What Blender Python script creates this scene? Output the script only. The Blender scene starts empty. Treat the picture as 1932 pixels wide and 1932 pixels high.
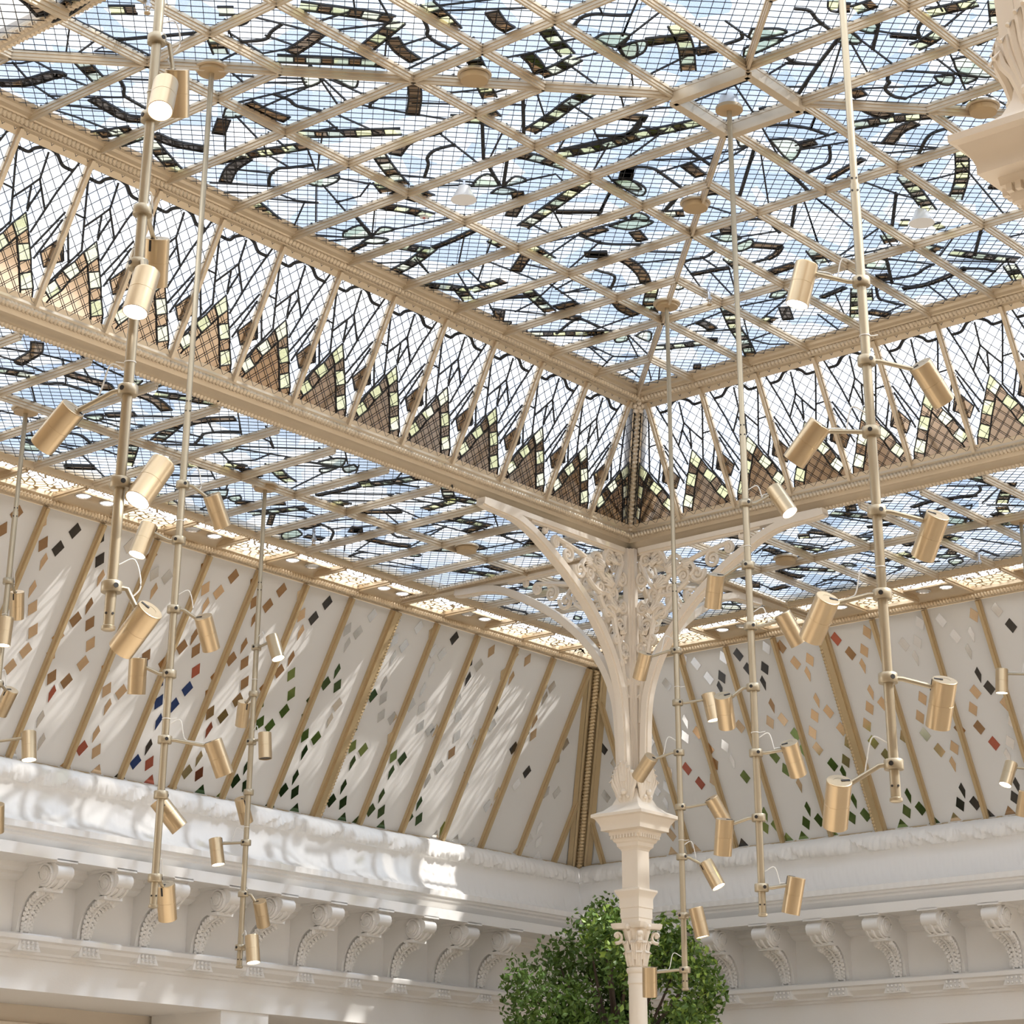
# Glass-roofed hall: lantern, ring ceiling, sloping mirror walls, cornice, spotlight poles
SKY, SUN, EXPO = 1.8, 3.6, 0.85
LEAD={"B": ["-3895 -709 -3762 -650",
"-3525 -305 -3490 -387 -3458 -465",
"-3420 -328 -3407 -463",
"-3348 -442 -3132 -339",
"-4037 -1028 -3985 -1091",
"-3679 -1505 -3555 -1593 -3461 -1655 -3434 -1667",
"-3411 -1674 -3356 -1489",
"-3487 -1212 -3276 -1429 -3231 -1460",
"-3068 -888 -3005 -965 -2929 -1071 -2856 -1174",
"-3111 -496 -3075 -615 -3034 -718 -2986 -844",
"-2799 -1006 -2661 -941 -2538 -893",
"-2789 -368 -2584 -305",
"-2500 -692 -2365 -767 -2277 -799",
"-3817 -1285 -3786 -1322",
"-3713 -1154 -3627 -1092",
"-3438 -1819 -3357 -1803 -3263 -1779",
"-3120 -2017 -3008 -1980 -2909 -1955",
"-2874 -1964 -2860 -1866 -2864 -1804",
"-3113 -1718 -3007 -1665",
"-2932 -1615 -2848 -1572",
"-2806 -1513 -2731 -1492",
"-2820 -1371 -2747 -1447",
"-2672 -1883 -2645 -1759 -2609 -1654 -2573 -1518",
"-2511 -1357 -2388 -1412 -2279 -1449",
"-2371 -1487 -2330 -1618 -2306 -1779",
"-2143 -1432 -2075 -1255 -1985 -1002",
"-2840 -2333 -2724 -2288 -2577 -2196",
"-2427 -2262 -2422 -2337",
"-2320 -1692 -2310 -1809 -2281 -1910 -2252 -2047",
"-1734 -1488 -1698 -1547",
"-1198 -1030 -1041 -897 -997 -915",
"-860 -1156 -650 -1056 -467 -986 -335 -925",
"-1253 -1443 -1135 -1420",
"-676 -650 -624 -753 -587 -859",
"-996 -516 -917 -632",
"-658 -1199 -603 -1228",
"-2647 -2803 -2611 -2784 -2585 -2816",
"-2565 -2819 -2560 -2887",
"-2403 -2985 -2385 -3049 -2366 -3134",
"-2333 -3184 -2210 -3125",
"-2174 -3125 -2149 -3003",
"-2242 -2845 -2249 -2893 -2271 -2953",
"-1903 -2412 -1864 -2523 -1800 -2652",
"-1500 -2603 -1315 -2500 -1160 -2387",
"-1447 -2339 -1298 -2306 -1136 -2268",
"-1867 -2864 -1827 -2768",
"-1547 -2573 -1525 -2587",
"-2155 -517 -2052 -579",
"-2059 -602 -2009 -465 -1980 -332",
"-1829 -308 -1762 -355",
"-2610 -843 -2532 -809",
"-2495 -892 -2401 -903",
"-1969 -836 -1899 -836",
"-1837 -911 -1685 -894",
"-1828 -326 -1726 -404 -1649 -451",
"-1694 -428 -1578 -379",
"-1649 -451 -1640 -618",
"-1525 -634 -1271 -560",
"-1132 -342 -963 -566",
"-1110 -1734 -976 -1699",
"-1050 -2031 -978 -2007",
"-1113 -2126 -1092 -2151",
"-998 -2205 -994 -2240",
"-874 -2087 -798 -2115",
"-750 -2141 -660 -2201 -522 -2304",
"-494 -2255 -355 -2220",
"-676 -1670 -411 -1502",
"-644 -1692 -543 -1636"], "A": ["-3956 -379 -3903 -455 -3879 -567 -3855 -572",
"-3689 -535 -3607 -524 -3530 -518 -3488 -544",
"-3383 -492 -3289 -501 -3197 -547",
"-3520 -1433 -3502 -1357 -3488 -1273",
"-3348 -1588 -3273 -1557 -3196 -1549",
"-3089 -1447 -3007 -1378 -2925 -1293",
"-2968 -412 -3027 -509 -3053 -615",
"-2738 -1039 -2785 -1129 -2794 -1210",
"-3336 -916 -3257 -914 -3170 -932",
"-2521 -828 -2414 -856",
"-3306 -766 -3245 -673",
"-3270 -1940 -3196 -1914 -3152 -1913",
"-2992 -1853 -2938 -1841 -2875 -1813",
"-2788 -1231 -2779 -1280",
"-2232 -1180 -2165 -1130 -2088 -1029",
"-2133 -1614 -2070 -1551",
"-2814 -2202 -2773 -2284",
"-2661 -2287 -2641 -2345",
"-2145 -1623 -2065 -1552",
"-2020 -1788 -1916 -1777",
"-1893 -2187 -1882 -2239",
"-2593 -1928 -2548 -1982",
"-2477 -1822 -2394 -1886",
"-1822 -1735 -1764 -1718",
"-1533 -1117 -1441 -1113 -1339 -1085 -1269 -1049",
"-1192 -841 -1098 -810 -1019 -813",
"-1683 -1305 -1600 -1279",
"-1783 -1134 -1778 -1236",
"-1299 -1583 -1212 -1656",
"-793 -976 -730 -977 -689 -970",
"-1542 -1617 -1452 -1571",
"-1625 -1037 -1576 -1081",
"-1031 -1496 -1036 -1608",
"-611 -870 -575 -913",
"-384 -657 -366 -679",
"-699 -1335 -578 -1277",
"-2001 -2507 -1943 -2515 -1883 -2539",
"-1784 -2583 -1770 -2511 -1710 -2427",
"-2119 -2545 -2066 -2538",
"-1540 -2406 -1495 -2447",
"-1185 -2545 -1139 -2587",
"-1785 -859 -1684 -716",
"-1635 -1029 -1589 -1099",
"-1328 -324 -1419 -411",
"-1288 -605 -1278 -699",
"-1199 -565 -1137 -608",
"-437 -1582 -358 -1623",
"-738 -1820 -695 -1804",
"-885 -2025 -887 -2070"], "D": ["-2200 -2223 -2159 -2298 -2055 -2362",
"-1212 -1241 -1192 -1333 -1174 -1389",
"-1212 -1656 -1171 -1609 -1149 -1553",
"-2356 -2828 -2293 -2883",
"-1602 -2121 -1636 -2220 -1661 -2299",
"-2253 -429 -2237 -320",
"-2056 -614 -2063 -720 -2078 -842",
"-2009 -1184 -1908 -1308",
"-1528 -472 -1453 -596",
"-689 -1512 -716 -1638",
"-558 -1814 -536 -1912 -563 -2051 -584 -2111"], "Y": ["-3346 -1181 -3358 -1214 -3339 -1236 -3290 -1213 -3291 -1153",
"-3309 -1261 -3259 -1334 -3212 -1309 -3191 -1263",
"-3319 -775 -3359 -839 -3291 -847 -3293 -807",
"-2795 -693 -2807 -777 -2763 -789",
"-2788 -631 -2751 -761 -2716 -733 -2719 -658",
"-2937 -2088 -2939 -2130 -2884 -2185 -2850 -2106",
"-2840 -2107 -2832 -2172 -2763 -2121 -2773 -2087",
"-2503 -1732 -2501 -1835 -2469 -1811 -2456 -1763 -2468 -1724",
"-2374 -1080 -2411 -1148 -2406 -1196 -2315 -1166",
"-2300 -1169 -2335 -1255 -2282 -1263",
"-2286 -1100 -2298 -1157 -2242 -1183 -2246 -1134",
"-2090 -1512 -2050 -1561 -1959 -1543 -2019 -1498",
"-2581 -2419 -2589 -2497 -2550 -2545 -2535 -2396",
"-2669 -2508 -2616 -2573 -2580 -2574 -2620 -2471",
"-2847 -2117 -2833 -2190 -2808 -2198 -2766 -2149 -2774 -2093",
"-1996 -2127 -1947 -2186 -1871 -2173 -1816 -2092",
"-2091 -2050 -2021 -2057 -2019 -2019",
"-2090 -1507 -2045 -1562 -1954 -1559 -1927 -1504",
"-1782 -1260 -1776 -1360 -1708 -1412 -1705 -1307",
"-1794 -1369 -1819 -1413 -1760 -1425 -1734 -1396",
"-1844 -1308 -1851 -1345 -1794 -1353",
"-1465 -1508 -1439 -1571 -1376 -1584 -1389 -1521",
"-1337 -1537 -1344 -1608 -1291 -1577 -1280 -1508",
"-1154 -1102 -1191 -1145 -1135 -1143 -1122 -1106",
"-874 -587 -888 -628 -865 -657 -818 -615 -825 -567",
"-834 -674 -853 -729 -823 -747 -749 -681",
"-823 -1347 -859 -1392 -832 -1443 -795 -1382",
"-1507 -1425 -1537 -1452 -1518 -1459",
"-2487 -2755 -2507 -2816 -2462 -2828 -2420 -2815 -2410 -2784",
"-2431 -2671 -2458 -2737 -2376 -2727",
"-2095 -2902 -2065 -2949 -1911 -2941 -2004 -2875",
"-2030 -2796 -1998 -2847 -1949 -2812 -1979 -2788",
"-1984 -2864 -1934 -2901 -1928 -2849",
"-1795 -2671 -1771 -2737 -1746 -2681",
"-1534 -1931 -1550 -1970 -1519 -1993 -1500 -1972",
"-2348 -409 -2382 -448 -2383 -540 -2295 -498",
"-2291 -511 -2321 -585 -2277 -607",
"-2274 -437 -2276 -497 -2224 -529 -2224 -466",
"-1323 -330 -1284 -361 -1271 -308",
"-833 -1807 -903 -1854 -848 -1905 -769 -1868",
"-916 -1921 -891 -1985 -865 -1984 -881 -1915"], "M": ["-3724 -708 -3674 -674 -3644 -639 -3614 -627 -3448 -613",
"-3730 -1338 -3713 -1285 -3762 -1225",
"-3634 -1381 -3622 -1320 -3601 -1268 -3643 -1190",
"-2841 -509 -2902 -577 -2922 -637 -2903 -673 -2862 -757",
"-3135 -1319 -3087 -1281 -3073 -1237 -3052 -1213",
"-3326 -1028 -3266 -1039 -3214 -1029 -3135 -1068",
"-3453 -1785 -3328 -1721 -3292 -1689 -3236 -1680 -3179 -1686",
"-3041 -2082 -3066 -2136 -3055 -2181 -3011 -2224 -2980 -2261",
"-2536 -996 -2606 -1078 -2647 -1110 -2674 -1171 -2662 -1253",
"-2403 -1879 -2345 -1783 -2397 -1506",
"-2194 -1927 -2136 -1876 -2083 -1862 -1952 -1852",
"-2508 -2512 -2439 -2490 -2392 -2501 -2339 -2543",
"-2140 -1618 -2078 -1676 -1998 -1676 -1881 -1665",
"-2400 -1678 -2346 -1765 -2405 -1877",
"-2104 -2163 -2047 -2233 -1978 -2278 -1893 -2302",
"-2672 -2469 -2640 -2446 -2642 -2380",
"-1568 -967 -1472 -973 -1416 -990 -1373 -974 -1297 -892",
"-1330 -1277 -1334 -1327 -1318 -1379 -1370 -1487",
"-1881 -1690 -1774 -1531 -1761 -1486",
"-1795 -1120 -1666 -1150 -1568 -1259",
"-1542 -1617 -1464 -1743 -1358 -1733 -1325 -1726",
"-1156 -1487 -1149 -1553",
"-2687 -2681 -2648 -2708 -2587 -2697 -2508 -2695",
"-2161 -2705 -2109 -2665 -2091 -2663 -2061 -2628 -1996 -2623 -1957 -2646",
"-2392 -2975 -2339 -2914 -2279 -2886",
"-1829 -2264 -1749 -2218 -1708 -2174 -1698 -2082",
"-1568 -2468 -1674 -2576 -1674 -2677",
"-2502 -2845 -2448 -2835 -2315 -2734",
"-1066 -429 -1134 -595 -1001 -613",
"-726 -1785 -554 -1694 -498 -1691 -408 -1725",
"-684 -1785 -649 -1912 -678 -1979 -694 -2027",
"-580 -2099 -533 -2156 -477 -2181"], "W": ["-2819 -1692 -2566 -1487",
"-2790 -1487 -2508 -1254",
"-2500 -1362 -2301 -1171",
"-2508 -1260 -2315 -1166",
"-1975 -2082 -1568 -2009",
"-2012 -2082 -1682 -1785",
"-1529 -1933 -1333 -1785",
"-2508 -2772 -2341 -2544 -2209 -2380",
"-1339 -2243 -1097 -2082",
"-2508 -601 -2276 -496",
"-933 -2380 -668 -2196",
"-879 -1925 -633 -1807"], "L": ["-4076 -442 -3995 -542 -3981 -587",
"-4012 -521 -3901 -464",
"-4075 -595 -3860 -578 -3762 -588",
"-3902 -459 -3762 -431",
"-3793 -437 -3701 -533 -3621 -630",
"-3762 -389 -3641 -483 -3588 -522",
"-3762 -360 -3637 -387 -3483 -404",
"-3762 -667 -3548 -892",
"-4226 -892 -3762 -906",
"-4080 -892 -3951 -713",
"-3948 -892 -3922 -740",
"-3901 -892 -3896 -787 -3792 -892",
"-3891 -904 -3762 -1127",
"-3902 -902 -3762 -1147",
"-3730 -1338 -3661 -1369 -3519 -1430",
"-3762 -1257 -3668 -1190",
"-3610 -1290 -3495 -1317",
"-3696 -1210 -3541 -1197 -3496 -1323",
"-3570 -1487 -3555 -1593",
"-3497 -1487 -3409 -1667",
"-3506 -1375 -3169 -1487",
"-3592 -1652 -3536 -1606",
"-3685 -1785 -3438 -1665",
"-3295 -1566 -3281 -1687",
"-3392 -1609 -3273 -1487",
"-3594 -1052 -3600 -1190",
"-3598 -1048 -3448 -1009",
"-3448 -994 -3319 -1167",
"-3494 -1021 -3339 -1177",
"-3360 -892 -3326 -1027 -3291 -1153",
"-3284 -915 -3287 -1215",
"-3377 -1258 -3135 -1141",
"-3381 -1254 -3135 -1182",
"-3333 -1240 -3135 -1258",
"-3135 -1181 -3050 -1216 -2822 -1355",
"-3087 -1281 -3004 -1375",
"-3135 -1048 -2975 -1007",
"-3135 -1085 -2904 -1106",
"-3106 -894 -3049 -938 -3020 -1018",
"-3293 -814 -3135 -752",
"-3291 -840 -3135 -832",
"-3313 -783 -3135 -590",
"-3135 -774 -3042 -699",
"-3135 -812 -3012 -775",
"-2986 -844 -2822 -729",
"-3045 -691 -2902 -676",
"-3025 -506 -2908 -594",
"-2992 -368 -2822 -527",
"-2936 -307 -2822 -446",
"-2789 -427 -2777 -635",
"-2785 -487 -2693 -501 -2633 -544",
"-2740 -650 -2508 -419",
"-2719 -666 -2508 -576",
"-2586 -609 -2570 -709 -2624 -807",
"-2733 -747 -2581 -831",
"-2780 -892 -2782 -998",
"-3016 -952 -2822 -738",
"-2664 -515 -2508 -289",
"-3385 -1809 -3188 -2082",
"-3415 -1814 -3281 -2082",
"-3135 -2241 -3039 -2197",
"-3080 -2380 -2899 -2170",
"-2990 -1975 -2963 -2082",
"-3021 -1785 -2996 -1861 -2970 -1971",
"-2873 -1955 -2847 -2082",
"-2867 -1917 -2697 -1903",
"-2822 -1535 -2734 -1624",
"-2822 -1743 -2598 -1612",
"-2642 -1751 -2508 -1745",
"-2979 -1349 -2854 -1487",
"-2960 -1484 -2900 -1599",
"-3030 -1487 -3042 -1576",
"-2867 -1582 -2842 -1765",
"-2661 -1487 -2508 -1285",
"-2716 -1426 -2508 -1485",
"-2781 -1272 -2508 -1222",
"-2508 -1729 -2326 -1643",
"-2508 -1653 -2384 -1487",
"-2508 -1635 -2463 -1487",
"-2285 -1260 -2256 -1380 -2194 -1364",
"-2322 -1669 -2194 -1504",
"-2508 -913 -2379 -1089",
"-2625 -927 -2390 -1109",
"-2194 -1543 -2091 -1507",
"-2053 -1487 -1881 -1290",
"-3167 -1487 -3185 -1785",
"-3132 -1627 -2983 -1631",
"-2742 -2082 -2605 -1990",
"-2640 -1957 -2508 -1877",
"-2951 -2230 -2898 -2171",
"-2950 -2380 -2853 -2109",
"-2792 -2392 -2657 -2298",
"-2754 -2470 -2586 -2468",
"-2636 -2082 -2658 -2247",
"-2508 -1833 -2353 -2082",
"-2378 -1826 -2291 -1876",
"-2194 -1654 -2286 -1894",
"-2031 -1676 -2019 -1916",
"-2022 -1922 -1998 -2028",
"-2194 -2194 -1877 -2082",
"-1945 -1846 -1960 -1917 -2016 -2082",
"-1994 -2082 -1568 -1837",
"-1667 -2027 -1707 -2156",
"-2144 -2307 -2044 -2235",
"-2060 -2359 -1972 -2280",
"-2388 -2379 -2419 -2495",
"-2345 -2547 -2204 -2380",
"-2280 -2380 -2245 -2423",
"-2389 -2082 -2405 -2380",
"-2427 -2265 -2194 -2193",
"-1511 -1954 -1145 -1785",
"-1501 -1785 -1568 -1970",
"-1568 -1638 -1462 -1743",
"-1881 -1680 -1755 -1487",
"-1727 -1639 -1568 -1684",
"-2194 -1627 -1996 -1894",
"-2044 -1487 -1908 -1308",
"-1807 -1153 -1779 -1376",
"-1568 -1162 -1403 -1331",
"-1446 -1113 -1364 -1295",
"-1355 -1286 -1088 -1190",
"-1323 -1362 -1186 -1350",
"-1197 -1310 -940 -1242",
"-1174 -1388 -940 -1262",
"-1389 -721 -1254 -1056",
"-992 -528 -1017 -777 -1022 -892",
"-1254 -609 -940 -621",
"-869 -652 -627 -533",
"-865 -657 -627 -585",
"-940 -455 -701 -455 -635 -537",
"-940 -402 -802 -455",
"-704 -452 -627 -329",
"-860 -894 -895 -1021 -865 -1190",
"-780 -892 -824 -1139",
"-718 -892 -616 -1043",
"-823 -1190 -765 -1487",
"-655 -1202 -821 -1487",
"-481 -1015 -507 -1190",
"-497 -1024 -391 -1060 -335 -1133",
"-547 -595 -362 -449",
"-555 -527 -372 -414",
"-627 -439 -404 -384",
"-495 -329 -509 -410",
"-1487 -1785 -1568 -1923",
"-1388 -1582 -1338 -1729",
"-801 -1192 -364 -951",
"-2555 -2539 -2558 -2696",
"-2419 -2683 -2194 -2490",
"-2399 -2703 -2194 -2641",
"-2450 -2736 -2194 -2733",
"-2413 -2472 -2341 -2544",
"-2408 -2805 -2253 -2903",
"-2501 -2818 -2508 -2960",
"-2290 -2975 -2368 -3124",
"-2508 -3058 -2391 -3028",
"-2194 -2862 -1978 -2861",
"-2194 -2931 -1881 -2829",
"-2194 -2673 -1991 -2865",
"-1957 -2646 -1984 -2789",
"-1981 -2975 -2042 -3067",
"-2194 -2443 -1979 -2761",
"-2194 -2464 -2105 -2575",
"-1878 -2380 -1849 -2466",
"-2058 -2360 -1971 -2280",
"-1899 -2178 -1889 -2380",
"-1863 -2161 -1791 -2380",
"-1758 -2380 -1568 -2546",
"-1499 -2444 -1530 -2677",
"-1568 -2272 -1427 -2380",
"-1364 -2380 -1347 -2518",
"-1568 -2185 -1336 -2246 -1229 -2290",
"-1568 -2002 -1366 -1987",
"-1403 -2549 -940 -2466",
"-1866 -2862 -1659 -2888",
"-1649 -2380 -1568 -2538",
"-2482 -702 -2276 -491",
"-2277 -607 -2204 -892",
"-2375 -312 -2276 -496",
"-2508 -404 -2382 -453",
"-2435 -336 -2303 -446",
"-2179 -406 -2182 -484",
"-2089 -334 -2007 -458",
"-2015 -480 -1894 -437",
"-2248 -436 -2194 -502",
"-2822 -389 -2631 -541",
"-1983 -347 -1881 -349",
"-2071 -785 -1881 -588",
"-2020 -495 -1890 -435",
"-2022 -892 -1708 -541",
"-2054 -1197 -1881 -1110",
"-1999 -1040 -1881 -1042",
"-1837 -911 -1789 -1112",
"-1712 -897 -1807 -1153",
"-1691 -1144 -1568 -899",
"-1841 -688 -1568 -720",
"-1881 -600 -1645 -520",
"-1881 -559 -1660 -445",
"-1729 -779 -1568 -847",
"-1568 -750 -1254 -700",
"-1560 -892 -1407 -600",
"-1485 -892 -1439 -729",
"-1388 -721 -1367 -892",
"-1568 -459 -1328 -324",
"-1450 -393 -1254 -528",
"-1363 -453 -1397 -597",
"-2058 -1487 -1881 -1278",
"-879 -459 -863 -585",
"-846 -438 -665 -390",
"-1254 -421 -1151 -336",
"-1476 -1995 -1172 -1960",
"-1143 -2082 -994 -1785",
"-1343 -2244 -1102 -2082",
"-1124 -2045 -940 -1990",
"-1358 -1883 -1148 -1785",
"-741 -2082 -940 -2293",
"-940 -1855 -694 -2027",
"-691 -2082 -535 -2253",
"-556 -2279 -397 -2082",
"-559 -2276 -341 -2203",
"-553 -1997 -356 -1955",
"-537 -1909 -349 -1891",
"-377 -1613 -424 -1785",
"-676 -1785 -550 -1849",
"-940 -1991 -984 -1701",
"-736 -2380 -729 -2440",
"-539 -1401 -356 -1378",
"-437 -1470 -704 -1581"]}
BANDP={"M": ["78 889 209 889 272 926 412 961 558 948 680 896 821 890"], "L": ["18 959 121 774 254 553 321 442", "880 968 734 723 607 427", "453 936 474 758 539 704 671 596", "471 762 380 691 240 591", "404 696 458 557", "533 711 472 584 470 543", "934 627 688 334", "938 577 770 282", "25 560 213 341", "38 416 132 327", "321 442 168 284 25 130", "7 646 198 641"], "Y": ["352 439 460 533 564 444 468 370", "174 277 287 362 407 310 320 237", "25 130 127 204 261 154 159 80", "505 327 646 360 743 269 607 230", "669 158 805 197 904 105 758 66"], "D": ["476 536 607 427 777 275 1005 65 857 49 -8 19 25 130 168 284 346 447", "822 333 1019 484 1145 339 931 252"]}
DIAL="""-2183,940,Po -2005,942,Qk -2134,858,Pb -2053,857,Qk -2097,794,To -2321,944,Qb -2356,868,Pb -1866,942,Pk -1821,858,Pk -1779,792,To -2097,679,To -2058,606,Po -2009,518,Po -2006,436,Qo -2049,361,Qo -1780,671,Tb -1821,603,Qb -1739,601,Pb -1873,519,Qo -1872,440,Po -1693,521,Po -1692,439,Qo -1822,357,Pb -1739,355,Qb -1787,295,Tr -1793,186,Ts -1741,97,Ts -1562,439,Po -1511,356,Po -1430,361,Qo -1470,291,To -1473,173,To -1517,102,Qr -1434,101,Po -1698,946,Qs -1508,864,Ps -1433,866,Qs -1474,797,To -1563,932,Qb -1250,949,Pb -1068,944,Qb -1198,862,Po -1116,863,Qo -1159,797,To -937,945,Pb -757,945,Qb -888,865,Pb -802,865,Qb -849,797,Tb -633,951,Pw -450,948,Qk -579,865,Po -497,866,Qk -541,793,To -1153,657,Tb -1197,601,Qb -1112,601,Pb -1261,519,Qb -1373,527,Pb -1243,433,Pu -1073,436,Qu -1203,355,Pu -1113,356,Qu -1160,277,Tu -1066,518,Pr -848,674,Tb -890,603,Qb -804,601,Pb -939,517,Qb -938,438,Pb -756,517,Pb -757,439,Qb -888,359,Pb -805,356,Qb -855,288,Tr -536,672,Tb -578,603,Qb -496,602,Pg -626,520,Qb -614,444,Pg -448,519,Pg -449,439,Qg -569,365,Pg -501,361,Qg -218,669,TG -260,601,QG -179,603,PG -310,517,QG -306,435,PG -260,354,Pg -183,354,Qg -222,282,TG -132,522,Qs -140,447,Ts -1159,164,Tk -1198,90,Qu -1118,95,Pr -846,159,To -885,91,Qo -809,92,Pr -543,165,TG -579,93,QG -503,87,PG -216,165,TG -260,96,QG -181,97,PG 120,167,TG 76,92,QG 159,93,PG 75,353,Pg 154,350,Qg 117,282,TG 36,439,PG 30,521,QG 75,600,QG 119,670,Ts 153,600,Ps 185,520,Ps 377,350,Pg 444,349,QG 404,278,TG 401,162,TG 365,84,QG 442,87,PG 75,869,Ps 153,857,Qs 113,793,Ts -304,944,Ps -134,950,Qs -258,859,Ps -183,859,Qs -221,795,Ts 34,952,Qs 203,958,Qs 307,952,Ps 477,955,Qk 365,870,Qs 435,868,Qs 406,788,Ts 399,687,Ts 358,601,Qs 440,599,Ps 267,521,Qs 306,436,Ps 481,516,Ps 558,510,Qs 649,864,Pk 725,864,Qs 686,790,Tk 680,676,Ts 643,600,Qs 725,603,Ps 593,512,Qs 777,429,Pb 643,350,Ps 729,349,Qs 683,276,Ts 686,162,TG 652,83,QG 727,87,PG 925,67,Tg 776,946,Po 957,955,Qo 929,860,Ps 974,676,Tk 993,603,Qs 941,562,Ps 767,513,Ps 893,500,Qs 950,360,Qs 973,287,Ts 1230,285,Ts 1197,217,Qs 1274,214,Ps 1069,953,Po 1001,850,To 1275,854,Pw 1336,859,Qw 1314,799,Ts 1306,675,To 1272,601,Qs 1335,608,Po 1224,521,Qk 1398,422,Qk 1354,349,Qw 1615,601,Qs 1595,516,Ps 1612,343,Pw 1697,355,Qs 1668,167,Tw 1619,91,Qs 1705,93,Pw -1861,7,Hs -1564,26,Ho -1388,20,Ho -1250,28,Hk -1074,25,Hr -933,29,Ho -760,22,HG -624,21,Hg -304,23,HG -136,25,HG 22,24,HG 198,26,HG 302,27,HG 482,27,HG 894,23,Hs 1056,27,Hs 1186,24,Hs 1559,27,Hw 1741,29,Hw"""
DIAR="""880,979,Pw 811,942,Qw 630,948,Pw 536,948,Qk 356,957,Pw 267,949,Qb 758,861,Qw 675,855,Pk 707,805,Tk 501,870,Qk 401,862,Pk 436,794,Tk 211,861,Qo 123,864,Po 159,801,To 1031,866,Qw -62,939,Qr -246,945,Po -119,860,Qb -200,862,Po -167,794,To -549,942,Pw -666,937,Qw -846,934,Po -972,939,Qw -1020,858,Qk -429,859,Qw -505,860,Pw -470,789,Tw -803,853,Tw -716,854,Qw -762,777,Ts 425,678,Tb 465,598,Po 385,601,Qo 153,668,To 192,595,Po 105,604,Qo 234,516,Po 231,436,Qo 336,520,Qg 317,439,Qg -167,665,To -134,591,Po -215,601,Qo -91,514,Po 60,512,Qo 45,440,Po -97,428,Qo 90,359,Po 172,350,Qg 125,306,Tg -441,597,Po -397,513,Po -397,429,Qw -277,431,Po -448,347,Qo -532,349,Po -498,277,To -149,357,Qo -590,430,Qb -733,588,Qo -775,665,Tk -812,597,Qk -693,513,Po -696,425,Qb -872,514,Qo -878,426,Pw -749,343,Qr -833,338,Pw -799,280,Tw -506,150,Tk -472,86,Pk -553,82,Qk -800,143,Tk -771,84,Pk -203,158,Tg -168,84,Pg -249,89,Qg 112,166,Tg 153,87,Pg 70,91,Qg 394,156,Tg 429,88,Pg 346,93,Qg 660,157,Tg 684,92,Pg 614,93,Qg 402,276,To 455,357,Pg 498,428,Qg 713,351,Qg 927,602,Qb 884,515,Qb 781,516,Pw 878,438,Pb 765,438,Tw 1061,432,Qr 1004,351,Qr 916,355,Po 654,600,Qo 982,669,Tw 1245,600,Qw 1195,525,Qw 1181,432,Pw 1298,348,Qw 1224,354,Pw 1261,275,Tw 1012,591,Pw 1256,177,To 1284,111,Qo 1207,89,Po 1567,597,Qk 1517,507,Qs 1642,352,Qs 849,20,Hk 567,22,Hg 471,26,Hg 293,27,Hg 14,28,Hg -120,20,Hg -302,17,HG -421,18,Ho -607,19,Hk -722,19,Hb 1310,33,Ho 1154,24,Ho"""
import bpy, math, random
import numpy as np
from mathutils import Vector, Matrix
C = bpy.context.scene.collection
PI = math.pi
random.seed(7)
# model unit -> metres: the glazing module is 0.3135 units
SC, Z0 = 2.0, 7.35
def W(p): return (p[0]*SC, p[1]*SC, p[2]*SC+Z0)
# ------------------------------------------------------------------ camera solution
F = 4058.81
R = np.array([[0.6406691578780028, -0.7678041280250785, 0.004455460867261993], [0.31702714986408664, 0.25923904122891214, -0.9122986932753002], [0.6993116732851988, 0.5858941376139681, 0.4095012125948348]])
CAM = np.array([-7.680865027240758, -5.721687845410632, -2.8751696702960094])
def ray(x, y): return R.T @ np.array([(x-966)/F, (y-483)/F, 1.0])
def at_depth(x, y, d): return CAM + ray(x, y)*d
def on_plane(x, y, ax, v):
    r = ray(x, y); return CAM + r*((v-CAM[ax])/r[ax])
def depth_of(p): return float(R[2] @ (np.array(p)-CAM))
def project(p):
    q = R @ (np.array(p, float)-CAM); return 966+F*q[0]/q[2], 483+F*q[1]/q[2]
def z_on_vertical(x, y, py):
    lo, hi = -4.0, 1.0
    for _ in range(50):
        m = (lo+hi)/2
        if project((x, y, m))[1] > py: lo = m
        else: hi = m
    return lo
# ------------------------------------------------------------------ materials
def mat(name, col, rough=0.5, metal=0.0, bump=None, noise=None, emit=None, spec=None):
    m = bpy.data.materials.new(name); m.use_nodes = True
    nt = m.node_tree; b = nt.nodes['Principled BSDF']
    b.inputs['Base Color'].default_value = (*col, 1); b.inputs['Roughness'].default_value = rough
    b.inputs['Metallic'].default_value = metal
    if spec is not None: b.inputs['Specular IOR Level'].default_value = spec
    if emit:
        b.inputs['Emission Color'].default_value = (*emit[0], 1); b.inputs['Emission Strength'].default_value = emit[1]
    if noise or bump:
        tc = nt.nodes.new('ShaderNodeTexCoord')
    if noise:
        sc, amt = noise
        n = nt.nodes.new('ShaderNodeTexNoise'); n.inputs['Scale'].default_value = sc; n.inputs['Detail'].default_value = 4
        nt.links.new(tc.outputs['Object'], n.inputs['Vector'])
        mx = nt.nodes.new('ShaderNodeMix'); mx.data_type = 'RGBA'
        mx.inputs[6].default_value = tuple(c*(1-amt) for c in col)+(1,); mx.inputs[7].default_value = tuple(min(1, c*(1+amt)) for c in col)+(1,)
        nt.links.new(n.outputs['Fac'], mx.inputs[0]); nt.links.new(mx.outputs[2], b.inputs['Base Color'])
    if bump:
        sc, st = bump
        n2 = nt.nodes.new('ShaderNodeTexNoise'); n2.inputs['Scale'].default_value = sc; n2.inputs['Detail'].default_value = 5
        nt.links.new(tc.outputs['Object'], n2.inputs['Vector'])
        bp = nt.nodes.new('ShaderNodeBump'); bp.inputs['Strength'].default_value = st; bp.inputs['Distance'].default_value = 0.01
        nt.links.new(n2.outputs['Fac'], bp.inputs['Height']); nt.links.new(bp.outputs['Normal'], b.inputs['Normal'])
    return m
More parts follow.
